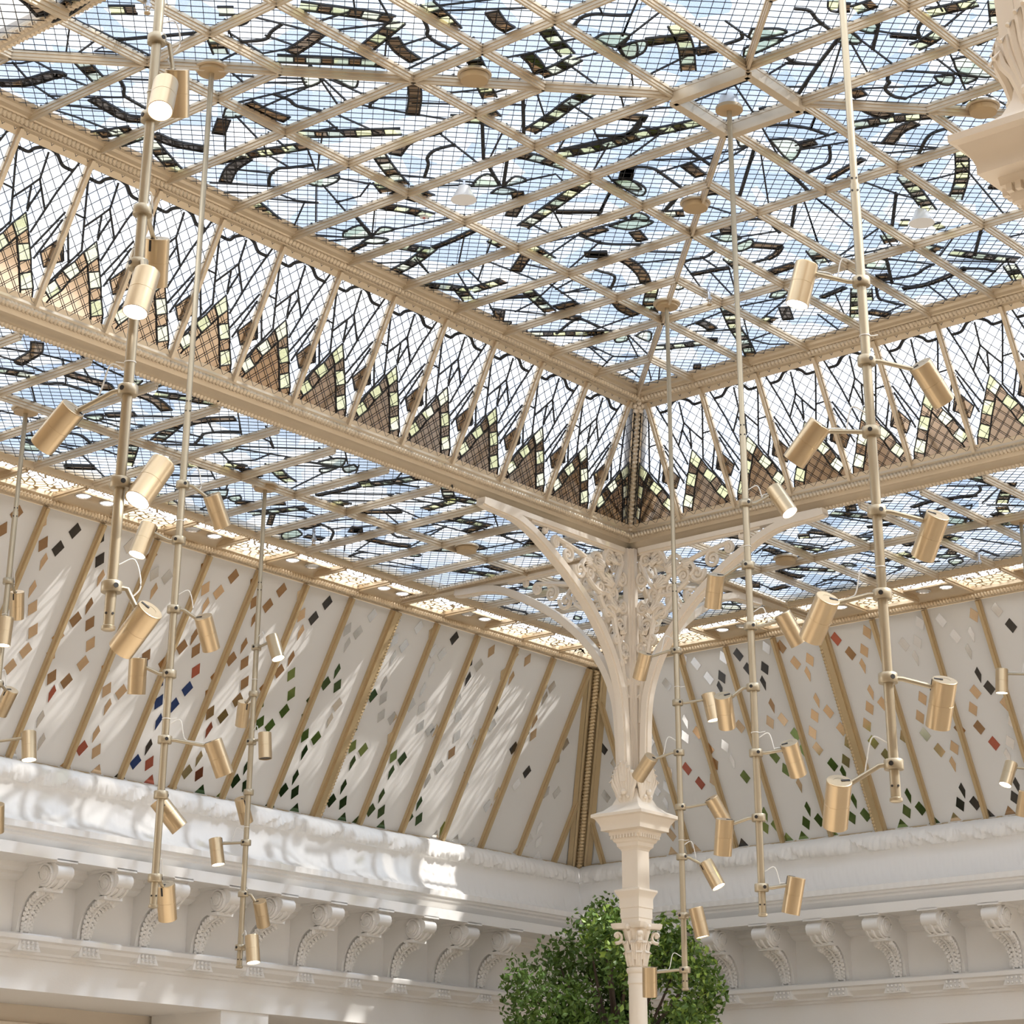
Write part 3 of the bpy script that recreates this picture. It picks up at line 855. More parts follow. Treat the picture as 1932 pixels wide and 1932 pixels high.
b.build('rosette', M['cream'], cp, (.004, .004, .012))
# ------------------------------------------------------------------ ring ceiling glass
RG0 = .055; RYi, RXi = 1.15, 1.245
mpR = lambda a, b, h: (a, b, ZR-h)
def ring(name, x0, x1, y0, y1, label, conv, bars, gl='glass'):
    org = ((x0+x1)/2, (y0+y1)/2, ZR)
    b = MB(); b.add([(x0, y0, ZR), (x1, y0, ZR), (x1, y1, ZR), (x0, y1, ZR)], [(0, 1, 2, 3)])
    w = tag(b.build(name, M[gl], None, org), label, 'skylight', kind='structure')
    keep = lambda p: x0-.005 <= p[0] <= x1+.005 and y0-.005 <= p[1] <= y1+.005
    for nm, bb, m in zip(('lead_came', 'yellow_pane', 'petal_pane', 'mirror_pane'), lead_pattern(mpR, keep, conv), ('lead', 'yellow', 'petal', 'mirror')):
        if bb.v: bb.build(nm, M[m], w, org)
    mesh_wires([(x0, y0), (x1, y0), (x1, y1), (x0, y1)], .0365, mpR, .0010, .010).build('wire_net', M['wire'], w, org)
    b = MB()
    for p, q in bars: glazing_bar(b, (*p, ZR-.008), (*q, ZR-.008))
    b.build('glazing_bar', M['gold'], w, org)
    return w
barsL = [((-i*DX, RG0), (-i*DX, RYi)) for i in range(1, 22)]+[((XE, 2*DY), (-.02, 2*DY))]
ring('window_4', XE, -.02, RG0, RYi, 'leaded glass ring ceiling along the left side, between lantern beam and gold lace strip', lambda p: (p[0]+.62, .06-p[1]-.33), barsL)
barsR = [((RG0, -j*DY), (RXi, -j*DY)) for j in range(1, 21)]+[((2*DX, YE), (2*DX, -.02))]
ring('window_5', RG0, RXi, YE, -.02, 'leaded glass ring ceiling along the right side, beyond the lantern beam', lambda p: (.06-p[0]-.33, p[1]+.5), barsR)
barsC = [((i*DX, .02), (i*DX, RYi)) for i in range(1, 4)]+[((.02, 2*DY), (RXi, 2*DY))]
ring('window_6', .02, RXi, .02, RYi, 'leaded glass of the square corner bay behind the cream column', lambda p: (p[0]+2.0, p[1]+2.1), barsC)
barsW = [((-LX-i*DX, RG0-.1), (-LX-i*DX, YE)) for i in range(1, 5)]+[((-LX-RG0, -j*DY), (-LX-1.2, -j*DY)) for j in range(1, 15)]
ring('window_7', -LX-1.25, -LX-.055, YE, RG0-.1, 'strip of leaded glass ring ceiling cut off by the top left corner', lambda p: (p[0]-1.9, p[1]+.1), barsW, 'skyglass')
# beams from column to outer wall
b = MB()
for sg in (0, 1):
    f = (lambda a, h, z: (h, a, z)) if sg == 0 else (lambda a, h, z: (a, h, z))
    E_ = WY if sg == 0 else WX
    for w, z, t in ((.075, -.052, .02), (.045, -.068, .014)):
        b.bar(f(.05, 0, z), f(E_, 0, z), w, t)
    b.rope(f(.06, .042, -.06), f(E_, .042, -.06), .009, .0175); b.rope(f(.06, -.042, -.06), f(E_, -.042, -.06), .009, .0175)
tag(b.build('trim_4', M['gold'], None, (0, 0, -.06)), 'pair of gold ceiling ribs running from the cream column to the outer edge', 'beam', kind='structure')
# ------------------------------------------------------------------ strip of lace panels and lamps, outer trim
def L_loft(b, prof, xend, yend, mi=0, step=None, disp=None):
    """prof = (wy, wx, z); left run from xend to the corner, right run from the corner to yend"""
    k = len(prof)
    for side in 'LR':
        if step is None: ss = [0, 1]
        else:
            n = int(((1.9-xend) if side == 'L' else (1.9-yend))/step); ss = [i/n for i in range(n+1)]
        vs = []
        for s_ in ss:
            for j, (wy, wx, z) in enumerate(prof):
                c = (wx, wy)
                if side == 'L': p = np.array((xend+(c[0]-xend)*s_, wy, z)); along = p[0]
                else: p = np.array((wx, yend+(c[1]-yend)*s_, z)); along = p[1]
                if disp:
                    dz, dn = disp(j, along, side); p[2] += dz
                    if side == 'L': p[1] -= dn
                    else: p[0] -= dn
                vs.append(p)
        n = len(ss)
        b.add(vs, [(i*k+j, i*k+j+1, (i+1)*k+j+1, (i+1)*k+j) for i in range(n-1) for j in range(k-1)], mi)
b = MB()
L_loft(b, [(1.145, 1.235, -.02), (1.145, 1.235, -.052), (1.16, 1.25, -.066), (1.175, 1.265, -.07), (1.19, 1.285, -.062), (1.20, 1.30, -.045), (1.20, 1.30, -.02)], XE, YE)
L_loft(b, [(1.405, 1.57, -.03), (1.405, 1.57, -.072), (1.42, 1.587, -.082), (1.436, 1.604, -.085), (1.45, 1.62, -.098), (1.475, 1.645, -.10), (1.49, 1.66, -.09), (1.49, 1.66, .02)], XE, YE)
t5 = tag(b.build('trim_5', M['goldl'], None, (WX, WY, -.07)), 'gold mouldings on both edges of the lace strip, shining rope on the outer one', 'trim', kind='structure')
b = MB()
for wy, wx, z, r in ((1.428, 1.596, -.087, .0145), (1.185, 1.28, -.066, .009)):
    b.rope((XE, wy, z), (wx, wy, z), r, .0175); b.rope((wx, YE, z), (wx, wy, z), r, .0175)
b.build('rope_moulding', M['goldl'], t5, (WX, WY, -.07))
ceil = root('ceiling', (WX, WY, -.03), 'ceiling strip of pierced white lace panels and lamp boxes round the ring', 'ceiling', kind='structure')
oc = (WX, WY, -.03)
lamp_spots = []
def cell(side, k):
    st = DX if side == 'L' else DY
    a0, a1 = -k*st+.014-st*0, -(k-1)*st-.014
    i0, i1 = (1.20, 1.405) if side == 'L' else (1.30, 1.57)
    f = (lambda u, v, z: (u, v, z)) if side == 'L' else (lambda u, v, z: (v, u, z))
    lamp = (k % 2 == 1) if k >= 1 else (k % 2 == 1 and k == -1)
    def quad(v0, v1, z, nm, m):
        b = MB(); b.add([f(a0, v0, z), f(a1, v0, z), f(a1, v1, z), f(a0, v1, z)], [(0, 1, 2, 3)]); b.build(nm, M[m], ceil, oc)
    vm = i0+(i1-i0)*.42
    if lamp:
        quad(i0, vm, -.05, 'lace_panel', 'lace')
        b = MB()
        pr = [(vm, -.060), (vm, -.052), (vm+.008, -.050), (i1-.045, -.050), (i1-.022, -.058), (i1-.010, -.066), (i1, -.072)]
        vs = [f(a, v, z) for a in (a0, a1) for v, z in pr]; n = len(pr)
        b.add(vs, [(i, i+1, n+i+1, n+i) for i in range(n-1)]); b.build('lamp_box', M['goldl'], ceil, oc)
        for fr in (.27, .73): lamp_spots.append((f(a0+(a1-a0)*fr, (vm+i1)/2-.014, -.050), side, k, fr))
    else: quad(i0, i1, -.055, 'lace_panel', 'lace')
    b = MB(); c = -k*st
    b.bar(f(c, i0, -.06), f(c, i1, -.06), .028, .02); b.bar(f(c, i0, -.073), f(c, i1, -.073), .014, .012); b.build('strip_bar', M['goldl'], ceil, oc)
for k in range(-4, 21): cell('L', k)
for k in range(-4, 20): cell('R', k)
b = MB(); b.add([(1.25, 1.16, -.05), (WX, 1.16, -.05), (WX, WY, -.05), (1.25, WY, -.05)], [(0, 1, 2, 3)]); b.build('lace_panel', M['lace'], ceil, oc)
# roofing above the strip: nothing solid, the lace is lit from the sky
# ------------------------------------------------------------------ sloped white panels
SHAPE = {'Q': ((-.0024, .0355), (.028, .011), (.0024, -.0355), (-.028, -.011)), 'P': ((.0063, .0369), (.0249, -.0066), (-.0063, -.0369), (-.0249, .0066)), 'T': ((-.0047, .036), (.0150, .0137), (-.001, -.043), (-.0150, -.003))}
def slope(side):
    st = DX if side == 'L' else DY
    W0, W1 = (WY, SY) if side == 'L' else (WX, SX)
    def mp(u, v, h):                          # v 1 at head, 0 at foot; h toward the room
        w = W1+(W0-W1)*v-h*.88; z = ZS+(-.1-ZS)*v-h*.47
        return (u, w, z) if side == 'L' else (w, u, z)
    hip = lambda v: (SX+(WX-SX)*v) if side == 'L' else (SY+(WY-SY)*v)
    org = mp(0, .5, 0)
    r = root('wall_left' if side == 'L' else 'wall_right', org, ('left' if side == 'L' else 'right')+' sloping wall of tall white panels with mirror diamonds and gold ribs', 'wall panelling', kind='structure')
    lo = int((XE if side == 'L' else YE)/st)
    sl = 1.0877 if side == 'L' else 1.070
    tiles = {}
    for it in (DIAL if side == 'L' else DIAR).split():
        u, v, tc = it.split(','); u, v = int(u)/1000, int(v)/1000; tiles.setdefault(math.floor(u/st), []).append((u, v, tc[0], tc[1]))
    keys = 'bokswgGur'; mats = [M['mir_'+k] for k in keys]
    mq = lambda a, v, h: mp(a, v/sl, h)
    for k in range(lo, 8):
        a0, a1 = k*st, (k+1)*st
        h0, h1 = hip(0), hip(1)
        if a0 > h0: break
        poly = [(a0, 0), (min(a1, h0), 0)]
        if a1 <= h1: poly += [(a1, 1), (a0, 1)]
        elif a0 <= h1:
            if a1 < h0: poly += [(a1, (h0-a1)/(h0-h1))]
            poly += [(h1, 1), (a0, 1)]
        else:
            if a1 < h0: poly += [(a1, (h0-a1)/(h0-h1))]
            poly += [(a0, (h0-a0)/(h0-h1))]
        b = MB(); b.add([mp(a, v, 0) for a, v in poly], [tuple(range(len(poly)))])
        pn = b.build('panel', M['frost'], r, org)
        tl = list(tiles.get(k, []))
        if tl:
            b = MB(); led = MB()
            for u, v, ty, cc in tl:
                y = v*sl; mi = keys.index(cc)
                if ty == 'H':
                    y = .012; b.poly([(u-.032, y), (u+.032, y), (u, y+.045)], .001, mq, .0012, mi); led.poly([(u-.04, y-.012), (u+.04, y-.012), (u+.04, y), (u-.04, y)], .012, mq, .0005)
                    continue
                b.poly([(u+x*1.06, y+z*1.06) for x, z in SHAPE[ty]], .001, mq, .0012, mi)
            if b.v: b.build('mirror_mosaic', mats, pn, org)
            if led.v: led.build('ledge', M['plaster'], pn, org)
    up = np.array(mp(0, .5, 1))-np.array(mp(0, .5, 0))
    for k in range(lo, 8):
        a0 = k*st; h0, h1 = hip(0), hip(1)
        if a0 > h0-.02: break
        vt = 1 if a0 <= h1 else (h0-a0)/(h0-h1)
        b = MB(); big = (k == 0)
        w = .058 if big else .027
        b.bar(mp(a0, .0, .008), mp(a0, vt, .008), w, .018, up=up); b.bar(mp(a0, 0, .02), mp(a0, vt, .02), w*.55, .016, up=up)
        if big: b.rope(np.array(mp(a0+w*.42, 0, .02)), np.array(mp(a0+w*.42, vt, .02)), .010, .0175)
        b.build('rib', M['goldd'], r, org)
    b = MB(); b.bar(mp(lo*st, .004, .006), mp(hip(0), .004, .006), .012, .02, up=up); b.build('foot_strip', M['goldd'], r, org)
    return mp
mpSL = slope('L'); mpSR = slope('R')
corner_post((SX-.03, SY-.03, ZS-.03), (WX-.03, WY-.03, -.10), 'trim_6', 'dark gold post in the far corner of the sloping walls, rope down its middle', .135, .017, 'goldd')
# ------------------------------------------------------------------ cornice
rs = np.random.RandomState(3); acn = rs.rand(4000)*2-1
roll = [tuple(p) for p in spline([(1.985, -1.052), (1.955, -1.058), (1.925, -1.072), (1.902, -1.095), (1.893, -1.125), (1.900, -1.150), (1.915, -1.160)], 3)]
NR = len(roll)
def disp(j, al, side):
    if 1 <= j <= NR:                          # rolled acanthus leaves
        amp = .023*math.sin(PI*min(1, j/NR*1.02))**.6 if j > 2 else .0
        v = j/NR
        f = abs(math.sin(PI*al/.088+v*.9))*.45+abs(math.sin(PI*al/.037-v*2.2+math.sin(al*9)))*.35+abs(math.sin(PI*al/.019+v*5))*.2
        i = al/.05+1500+j*.35; k = int(i); g_ = acn[k % 4000]*(1-i+k)+acn[(k+1) % 4000]*(i-k)
        return (-amp*(.9*f+.45*g_-.5)*(.3+v), amp*(.9*f+.4*g_-.5))
    if NR+3 <= j <= NR+6:                     # tongues in the hollow
        t = abs(math.sin(al*PI/.05)); amp = (.004, .009, .011, .008)[j-NR-3]
        return (0, amp*(t**.5-.6))
    return (0, 0)
OX = .13
cv = lambda pts: [(y, y+OX, z) for y, z in pts]
b = MB()
prof = [(2.02, -1.035), *roll, (1.922, -1.178), (1.918, -1.215), (1.897, -1.262), (1.858, -1.308), (1.805, -1.338), (1.775, -1.345), (1.772, -1.372)]
L_loft(b, cv(prof), XE, YE, 0, .0065, disp)
L_loft(b, cv([(1.772, -1.372), (1.785, -1.376), (1.785, -1.386), (1.80, -1.392), (1.80, -1.402), (1.815, -1.415), (1.83, -1.428), (1.83, -1.434), (1.765, -1.436), (1.765, -1.484), (1.80, -1.484), (1.80, -1.478), (1.97, -1.478), (1.975, -1.50), (2.00, -1.512), (2.00, -1.525), (2.03, -1.54), (2.05, -1.545)]), XE, YE)
corn = tag(b.build('trim_7', M['plaster'], None, (SX, SY, -1.3)), 'deep white cornice with rolled acanthus leaves and a fluted hollow', 'cornice', kind='structure')
b = MB()
L_loft(b, cv([(2.05, -1.545), (2.05, -1.765)]), XE, YE)
fr = tag(b.build('trim_8', M['plaster'], None, (SX, SY, -1.65)), 'plain white frieze behind the scrolled corbels', 'frieze', kind='structure')
b = MB()
L_loft(b, cv([(2.05, -1.762), (1.975, -1.764), (1.965, -1.772), (1.965, -1.79), (1.98, -1.797), (1.985, -1.812), (2.02, -1.832), (2.022, -1.842), (2.036, -1.846), (2.038, -1.856), (2.05, -1.86), (2.05, -1.985), (2.07, -1.99), (2.56, -1.99)]), XE, YE)
led = tag(b.build('trim_9', M['plaster'], None, (SX, SY, -1.85)), 'white ledge and architrave below the corbels', 'architrave', kind='structure')
b = MB()
L_loft(b, cv([(2.56, -1.99), (2.56, -2.06), (2.52, -2.07), (2.52, -2.11), (2.60, -2.12), (2.60, -3.675)]), XE, YE)
tag(b.build('wall_lower', M['warmplaster'], None, (SX, SY, -2.6)), 'warm shaded wall set back below the architrave', 'wall', kind='structure')
# the hall's other two walls, unseen, added to block low sky light
for nm, p, h, lb in (('wall_back', (-4.0, YE-2.2, -1.85), (5.8, .06, 1.83), 'plain unseen wall of the hall, added behind the viewer'), ('wall_front', (XE-3.1, -3.0, -1.85), (.06, 5.4, 1.83), 'plain unseen wall of the hall, added beside the viewer')):
    b = MB(); b.box(p, h); tag(b.build(nm, M['warmplaster'], None, p), lb, 'wall', kind='structure')
b = MB(); b.box((-7.9, -2.7, .03), (1.85, 5.7, .03)); b.box((-2.0, -7.4, .03), (4.0, 1.1, .03))  # unseen slab, added to keep open sky off the near column
tag(b.build('ceiling_blocker', M['warmplaster'], None, (-7.9, -2.7, .03)), 'unseen plaster slab added above the viewer to block sky light', 'ceiling', kind='structure')
# piers under the architrave
for i, (xa, xb) in enumerate(((-.465, -.16), (-2.9, -2.6), (1.85, 2.18))):
    b = MB(); b.box(((xa+xb)/2, 2.30, -2.83), ((xb-xa)/2, .24, .845))
    tag(b.build('pillar', M['plaster'], None, ((xa+xb)/2, 2.30, -2.83)), ('white pier under the left architrave, its top just in view', 'white pier outside the left edge', 'white pier in the far corner behind the tree')[i], 'pier', kind='structure')
b = MB(); b.add([(XE-3.2, YE-2.3, -3.675), (3, YE-2.3, -3.675), (3, 3, -3.675), (XE-3.2, 3, -3.675)], [(0, 1, 2, 3)])
tag(b.build('floor', M['floor'], None, (0, 0, -3.675)), 'warm oak shop floor far below the glass roof', 'floor', kind='structure')
# ================================================================== CORBELS
def corbel_proto():
    """local frame: origin at wall under the soffit, +p out of the wall (local -y), z down"""
    r = root('corbel', (0, 0, 0), 'x', 'corbel')
    P = lambda p, x, z: (x, -p, z)
    b = MB()
    # S-shaped bracket outline
    out = [(0, 0), (.235, 0), (.255, -.02), (.262, -.055), (.245, -.09), (.205, -.108), (.17, -.105), (.15, -.114), (.112, -.128), (.078, -.156), (.052, -.195), (.037, -.24), (.030, -.28), (0, -.28)]
    out = [tuple(p) for p in spline(out, 3)]
    k = len(out); hw = .044
    vs = [P(p, -hw, z) for p, z in out]+[P(p, hw, z) for p, z in out]
    b.add(vs, [tuple(range(k)), tuple(range(2*k-1, k-1, -1))]+[(i, k+i, k+(i+1) % k, (i+1) % k) for i in range(k)])
    b.build('scroll', M['plaster'], r, (0, 0, 0), 50)
    # volutes on both cheeks with a spiral ridge
    for s in (-1, 1):
        b = MB(); c = np.array(P(.20, s*.050, -.058))
        b.lathe([(.050, -.014), (.052, .0), (.046, .006), (.036, .003), (.034, .009), (.024, .006), (.022, .012), (.010, .012), (.0, .016)], c-np.array((s*.004, 0, 0)), 22, (s, 0, 0))
        sp = [c+np.array((s*.006, -math.cos(t)*(.052-.0062*t), math.sin(t)*(.052-.0062*t))) for t in np.linspace(0, 7, 34)]
        b.tube(sp, .004, 6); b.build('volute', M['plaster'], r, (0, 0, 0))
    b = MB(); b.tube([P(.250, -.043, -.05), P(.250, .043, -.05)], .032, 14)
    for x in (-.034, 0, .034): b.tube([P(.2+.062*math.cos(t), x, -.055+.056*math.sin(t)) for t in np.linspace(-1.9, .9, 12)], .0055 if x else .009, 6)
    b.build('scroll_front', M['plaster'], r, (0, 0, 0))
    b = MB(); b.box(P(.175, 0, -.118), (.052, .03, .007)); b.build('foot_plate', M['plaster'], r, (0, 0, 0))
    # acanthus leaf down the tail
    b = MB(); spine = [(.158, -.128), (.122, -.140), (.086, -.164), (.060, -.200), (.045, -.24), (.038, -.272)]
    S_ = spline(spine, 6); n = len(S_)
    for i, (p, z) in enumerate(S_):
        t = i/(n-1); w = .046*(1-.55*t)
        b.ball(P(p+.006, 0, z), .010, 6)
        if i % 3 == 0:
            for s in (-1, 1): b.ball(P(p+.002, s*w*.9, z-.006), .013*(1-.4*t), 6, 0, (1.1, .8, 1.3)); b.ball(P(p+.006, s*w*.5, z+.002), .012*(1-.4*t), 6, 0, (1.2, .8, 1.2))
    b.build('acanthus_leaf', M['plaster'], r, (0, 0, 0))
    b = MB(); b.box(P(.16, 0, -.006), (.056, .125, .006))
    rr = random.Random(2)
    for i in range(9): b.ball(P(.262-rr.random()*.04, (i-4)*.008, -.004+rr.random()*.012), .010, 6)
    b.build('leaf_tuft', M['plaster'], r, (0, 0, 0))
    return r
def children(o): return [c for c in bpy.data.objects if c.parent == o]
def copy_tree(o, parent=None):
    c = o.copy(); C.objects.link(c)
    if parent is not None: c.parent = parent
    for ch in children(o): copy_tree(ch, c)
    return c
proto = corbel_proto(); first = True
ORD = ['first', 'second', 'third', 'fourth', 'fifth', 'sixth', 'seventh', 'eighth', 'ninth', 'tenth', 'eleventh']
zc = -1.478; kids = list(children(proto))
def put_corbel(x, y, rz, label, group):
    global first
    if first: o = proto; first = False
    else:
        o = proto.copy(); C.objects.link(o)
        for ch in kids:
            d = ch.copy(); C.objects.link(d); d.parent = o
    o.location = W((x, y, zc)); o.rotation_euler = (0, 0, rz); tag(o, label, 'corbel', group)
drops = MB(); dropo = (SX, SY, -1.85)
def drop_block(side, u):
    f = (lambda a, w, z: (a, w, z)) if side == 'L' else (lambda a, w, z: (w+OX, a, z))
    vs = []
    for hw, w0, z in ((.045, 1.978, -1.79), (.062, 1.972, -1.836)):
        vs += [f(u-hw, w0, z), f(u+hw, w0, z), f(u+hw, 2.05, z), f(u-hw, 2.05, z)]
    b = MB(); b.add(vs, [(0, 1, 2, 3), (7, 6, 5, 4), (0, 4, 5, 1), (1, 5, 6, 2), (2, 6, 7, 3), (3, 7, 4, 0)])
    rr = random.Random(int(u*1000))
    for i in range(8): b.ball(f(u+(i % 4-1.5)*.023, 1.968, -1.803-(i//4)*.02), .008, 6)
    b.build('drop_block', M['plaster'], led, dropo)
for i in range(11):
    u = 1.65-i*.332
    if i == 0: continue
    put_corbel(u, 2.05, 0, 'white scrolled plaster corbel on the left wall, %s from the corner behind the tree' % ORD[i-1], 'corbels along the left wall')
    drop_block('L', u)
for i in range(7):
    u = 1.30-i*.328
    put_corbel(2.05+OX, u, -PI/2, 'white scrolled plaster corbel on the right wall, %s from the corner behind the tree' % ORD[i], 'corbels along the right wall')
    drop_block('R', u)
# ================================================================== COLUMNS
ARCH = [(1.05, -.084), (1.0, -.090), (.84, -.099), (.73, -.130), (.625, -.180), (.51, -.244), (.41, -.311), (.315, -.388), (.224, -.482), (.15, -.587), (.10, -.70), (.078, -.80), (.068, -.95), (.062, -1.12)]
def spiral(cx, cz, r, turns, a0, sg=1, n=30):
    return [(cx+r*(1-.86*i/(n-1))*math.cos(a0+sg*2*PI*turns*i/(n-1)), cz+r*(1-.86*i/(n-1))*math.sin(a0+sg*2*PI*turns*i/(n-1))) for i in range(n)]
SCR = [(.545, -.150, .028, 1.6, 2.6, -1), (.46, -.185, .040, 1.7, 1.0, 1), (.375, -.235, .040, 1.5, .3, -1), (.300, -.235, .036, 1.7, 2.6, -1), (.245, -.165, .040, 1.6, 0, 1), (.165, -.130, .036, 1.7, 3.4, -1), (.09, -.125, .030, 1.6, .5, 1), (.07, -.215, .032, 1.7, 1.6, 1), (.225, -.285, .036, 1.6, 3.1, 1), (.135, -.290, .040, 1.7, .2, -1), (.07, -.345, .030, 1.6, 1.5, 1), (.175, -.385, .034, 1.6, 3.4, -1), (.09, -.43, .032, 1.6, .2, 1), (.115, -.500, .026, 1.5, 2.8, -1), (.055, -.53, .022, 1.5, 1.2, 1), (.075, -.60, .022, 1.5, 3.0, -1), (.045, -.68, .016, 1.4, 1.2, 1), (.05, -.75, .014, 1.4, 3.0, -1), (.62, -.112, .012, 1.4, 2, 1)]
STEM = [[(.045, -.86), (.06, -.68), (.10, -.52), (.13, -.40), (.16, -.30), (.22, -.22), (.33, -.17), (.43, -.145), (.55, -.125)], [(.16, -.30), (.10, -.22), (.06, -.13)], [(.13, -.40), (.2, -.37), (.235, -.32)], [(.22, -.22), (.20, -.15), (.17, -.10)], [(.1, -.52), (.06, -.46), (.05, -.38)], [(.33, -.17), (.36, -.21), (.34, -.24)], [(.16, -.3), (.25, -.30), (.32, -.26)]]
LEAFY = [(.15, -.27, .9, .075), (.21, -.20, .5, .06), (.12, -.38, 1.5, .07), (.09, -.47, 1.9, .055), (.30, -.19, .3, .05), (.07, -.58, 1.7, .045), (.13, -.16, 1.3, .05)]
def bracket(par, o, ang, og):
    ca, sa = math.cos(ang), math.sin(ang)
    T = lambda r, h, z: (o[0]+r*ca-h*sa, o[1]+r*sa+h*ca, o[2]+z)
    cur = spline(ARCH, 5)
    b = MB(); n = len(cur)
    for w, off, t in ((.048, 0, .030), (.030, .014, .016)):
        vs = []
        for i in range(n):
            d = cur[min(i+1, n-1)]-cur[max(i-1, 0)]; d = d/np.linalg.norm(d); nn = np.array((-d[1], d[0]))
            if nn @ np.array((1, -1)) < 0: nn = -nn
            c = cur[i]+nn*off
            for hh, tt in ((-w/2, -t/2), (w/2, -t/2), (w/2, t/2), (-w/2, t/2)): q = c+nn*tt; vs.append(T(q[0], hh, q[1]))
        b.add(vs, [(i*4+j, i*4+(j+1) % 4, i*4+4+(j+1) % 4, i*4+4+j) for i in range(n-1) for j in range(4)]+[(3, 2, 1, 0), tuple((n-1)*4+j for j in range(4))])
    b.bar(T(.06, 0, -.078), T(1.03, 0, -.078), .04, .022); b.bar(T(.06, 0, -.092), T(.72, 0, -.092), .022, .012)
    br = b.build('bracket', M['cream'], par, og)
    b = MB(); pp = lambda l: [T(r, 0, z) for r, z in l]
    for l in STEM: b.tube(pp(spline(l, 6)), .0105, 7, 0, True, 1.4, (-sa, ca, 0))
    for cx, cz, r, tn, a0, sg in SCR:
        sp = spiral(cx, cz, r, tn, a0, sg); b.tube(pp(sp), [.0098-.0036*i/29 for i in range(30)], 7, 0, True, 1.3, (-sa, ca, 0)); b.ball(T(sp[-1][0], 0, sp[-1][1]), .0115, 8)
    b.build('scrollwork', M['cream'], br, og)
    b = MB()
    for r0, z0, a, L in LEAFY:
        for k in range(-3, 4):
            aa = a+k*.28; l = L*(1-.07*abs(k)); q = [(r0+math.cos(aa)*l*t, z0+math.sin(aa)*l*t, .012*math.sin(PI*t)+.006) for t in (0, .35, .7, 1)]
            for s in (-1, 1): b.tube([T(r, s*h, z) for r, z, h in q], [.004, .0085, .007, .002], 6)
    b.build('leaf_spray', M['cream'], br, og)
def column(o, label, up=0):
    c = root('iron_column', (o[0], o[1], -3.675), label, 'column', 'slender cream columns carrying the lantern corners')
    oo = (o[0], o[1], -3.675)
    b = MB(); b.box((o[0], o[1], -.62), (.021, .021, .56))
    for dx, dy in ((1, 0), (-1, 0), (0, 1), (0, -1)): b.box((o[0]+dx*.022, o[1]+dy*.022, -.62), (.011, .011, .56))
    b.build('post', M['cream'], c, oo)
    for k in range(4): bracket(c, (o[0], o[1], 0), k*PI/2, oo)
    # acanthus leaves standing on the abacus
    for k in range(4):
        a = k*PI/2; ca, sa = math.cos(a), math.sin(a); b = MB()
        T = lambda r, h, z: (o[0]+r*ca-h*sa, o[1]+r*sa+h*ca, z)
        for j in range(-4, 5):
            t = abs(j)/4; top = -1.03-.075*t**1.5
            b.tube([T(.058, j*.006, -1.215), T(.066, j*.011, -1.15), T(.070+.008*(1-t), j*.0145, (top-1.15)/2), T(.088-.012*t, j*.016, top), T(.098-.014*t, j*.017, top-.012)], [.008, .0095, .0095, .0085, .004], 7)
        b.ball(T(.080, 0, -1.165), .014, 8); b.ball(T(.074, .02, -1.185), .010, 8); b.ball(T(.074, -.02, -1.185), .010, 8)
        b.build('standing_leaf', M['cream'], c, oo)
    b = MB(); b.sq([(.050, -1.15), (.056, -1.185), (.070, -1.215), (.098, -1.240), (.134, -1.256), (.137, -1.258), (.137, -1.270), (.126, -1.275), (.112, -1.295), (.106, -1.312), (.106, -1.326), (.082, -1.330), (.080, -1.345), (.074, -1.35), (.066, -1.372), (.058, -1.378), (.056, -1.392), (.046, -1.402), (.043, -1.410)], (o[0], o[1], 0))
    ab = b.build('abacus', M['cream'], c, oo, 20)
    b = MB()
    for i in range(-4, 5):
        for dx, dy in ((1, 0), (-1, 0), (0, 1), (0, -1)):
            b.box((o[0]+dx*.078+dy*i*.016, o[1]+dy*.078+dx*i*.016, -1.352), (.005, .005, .007))
    b.build('dentils', M['cream'], ab, oo)
    b = MB(); b.sq([(.042, -1.36), (.042, -1.565), (.047, -1.568), (.066, -1.572), (.067, -1.580), (.060, -1.592), (.054, -1.604), (.052, -1.612), (.052, -1.648), (.049, -1.650), (.049, -1.690), (.046, -1.694), (.046, -1.715)], (o[0], o[1], up))
    b.build('block', M['cream'], c, oo, 20)
    # Corinthian capital
    b = MB(); b.lathe([(.060, -1.735), (.056, -1.75), (.046, -1.775), (.040, -1.81), (.037, -1.86), (.036, -1.89)], (o[0], o[1], up), 24)
    # concave-sided abacus plate
    vs = []; n = 32
    for z, k_ in ((-1.712, 1.0), (-1.728, .97), (-1.735, .9)):
        for i in range(n):
            t = 2*PI*i/n; r = .062+.050*abs(math.sin(2*t+PI/2-PI/2))**3
            vs.append((o[0]+k_*r*math.cos(t), o[1]+k_*r*math.sin(t), z+up))
    b.add(vs, [(i*n+j, i*n+(j+1) % n, (i+1)*n+(j+1) % n, (i+1)*n+j) for i in range(2) for j in range(n)]+[tuple(range(n-1, -1, -1)), tuple(2*n+j for j in range(n))])
    cap = b.build('capital', M['cream'], c, oo)
    for k in range(4):
        a = PI/4+k*PI/2; ca, sa = math.cos(a), math.sin(a); T = lambda r, h, z: (o[0]+r*ca-h*sa, o[1]+r*sa+h*ca, z+up)
        b = MB(); st = [(.040, -1.82), (.045, -1.80), (.062, -1.785), (.080, -1.792)]+[(.086-.030*(1-.1*i)*math.sin(i*.62-.2)*.95, -1.764-.028*(1-.1*i)*math.cos(i*.62-.2)) for i in range(9)]
        b.tube([T(r, 0, z) for r, z in spline(st, 3)], .0065, 8, 0, True, 2.0, (-sa, ca, 0)); b.ball(T(.085, 0, -1.763), .011, 8); b.build('volute', M['cream'], cap, oo)
    b = MB()
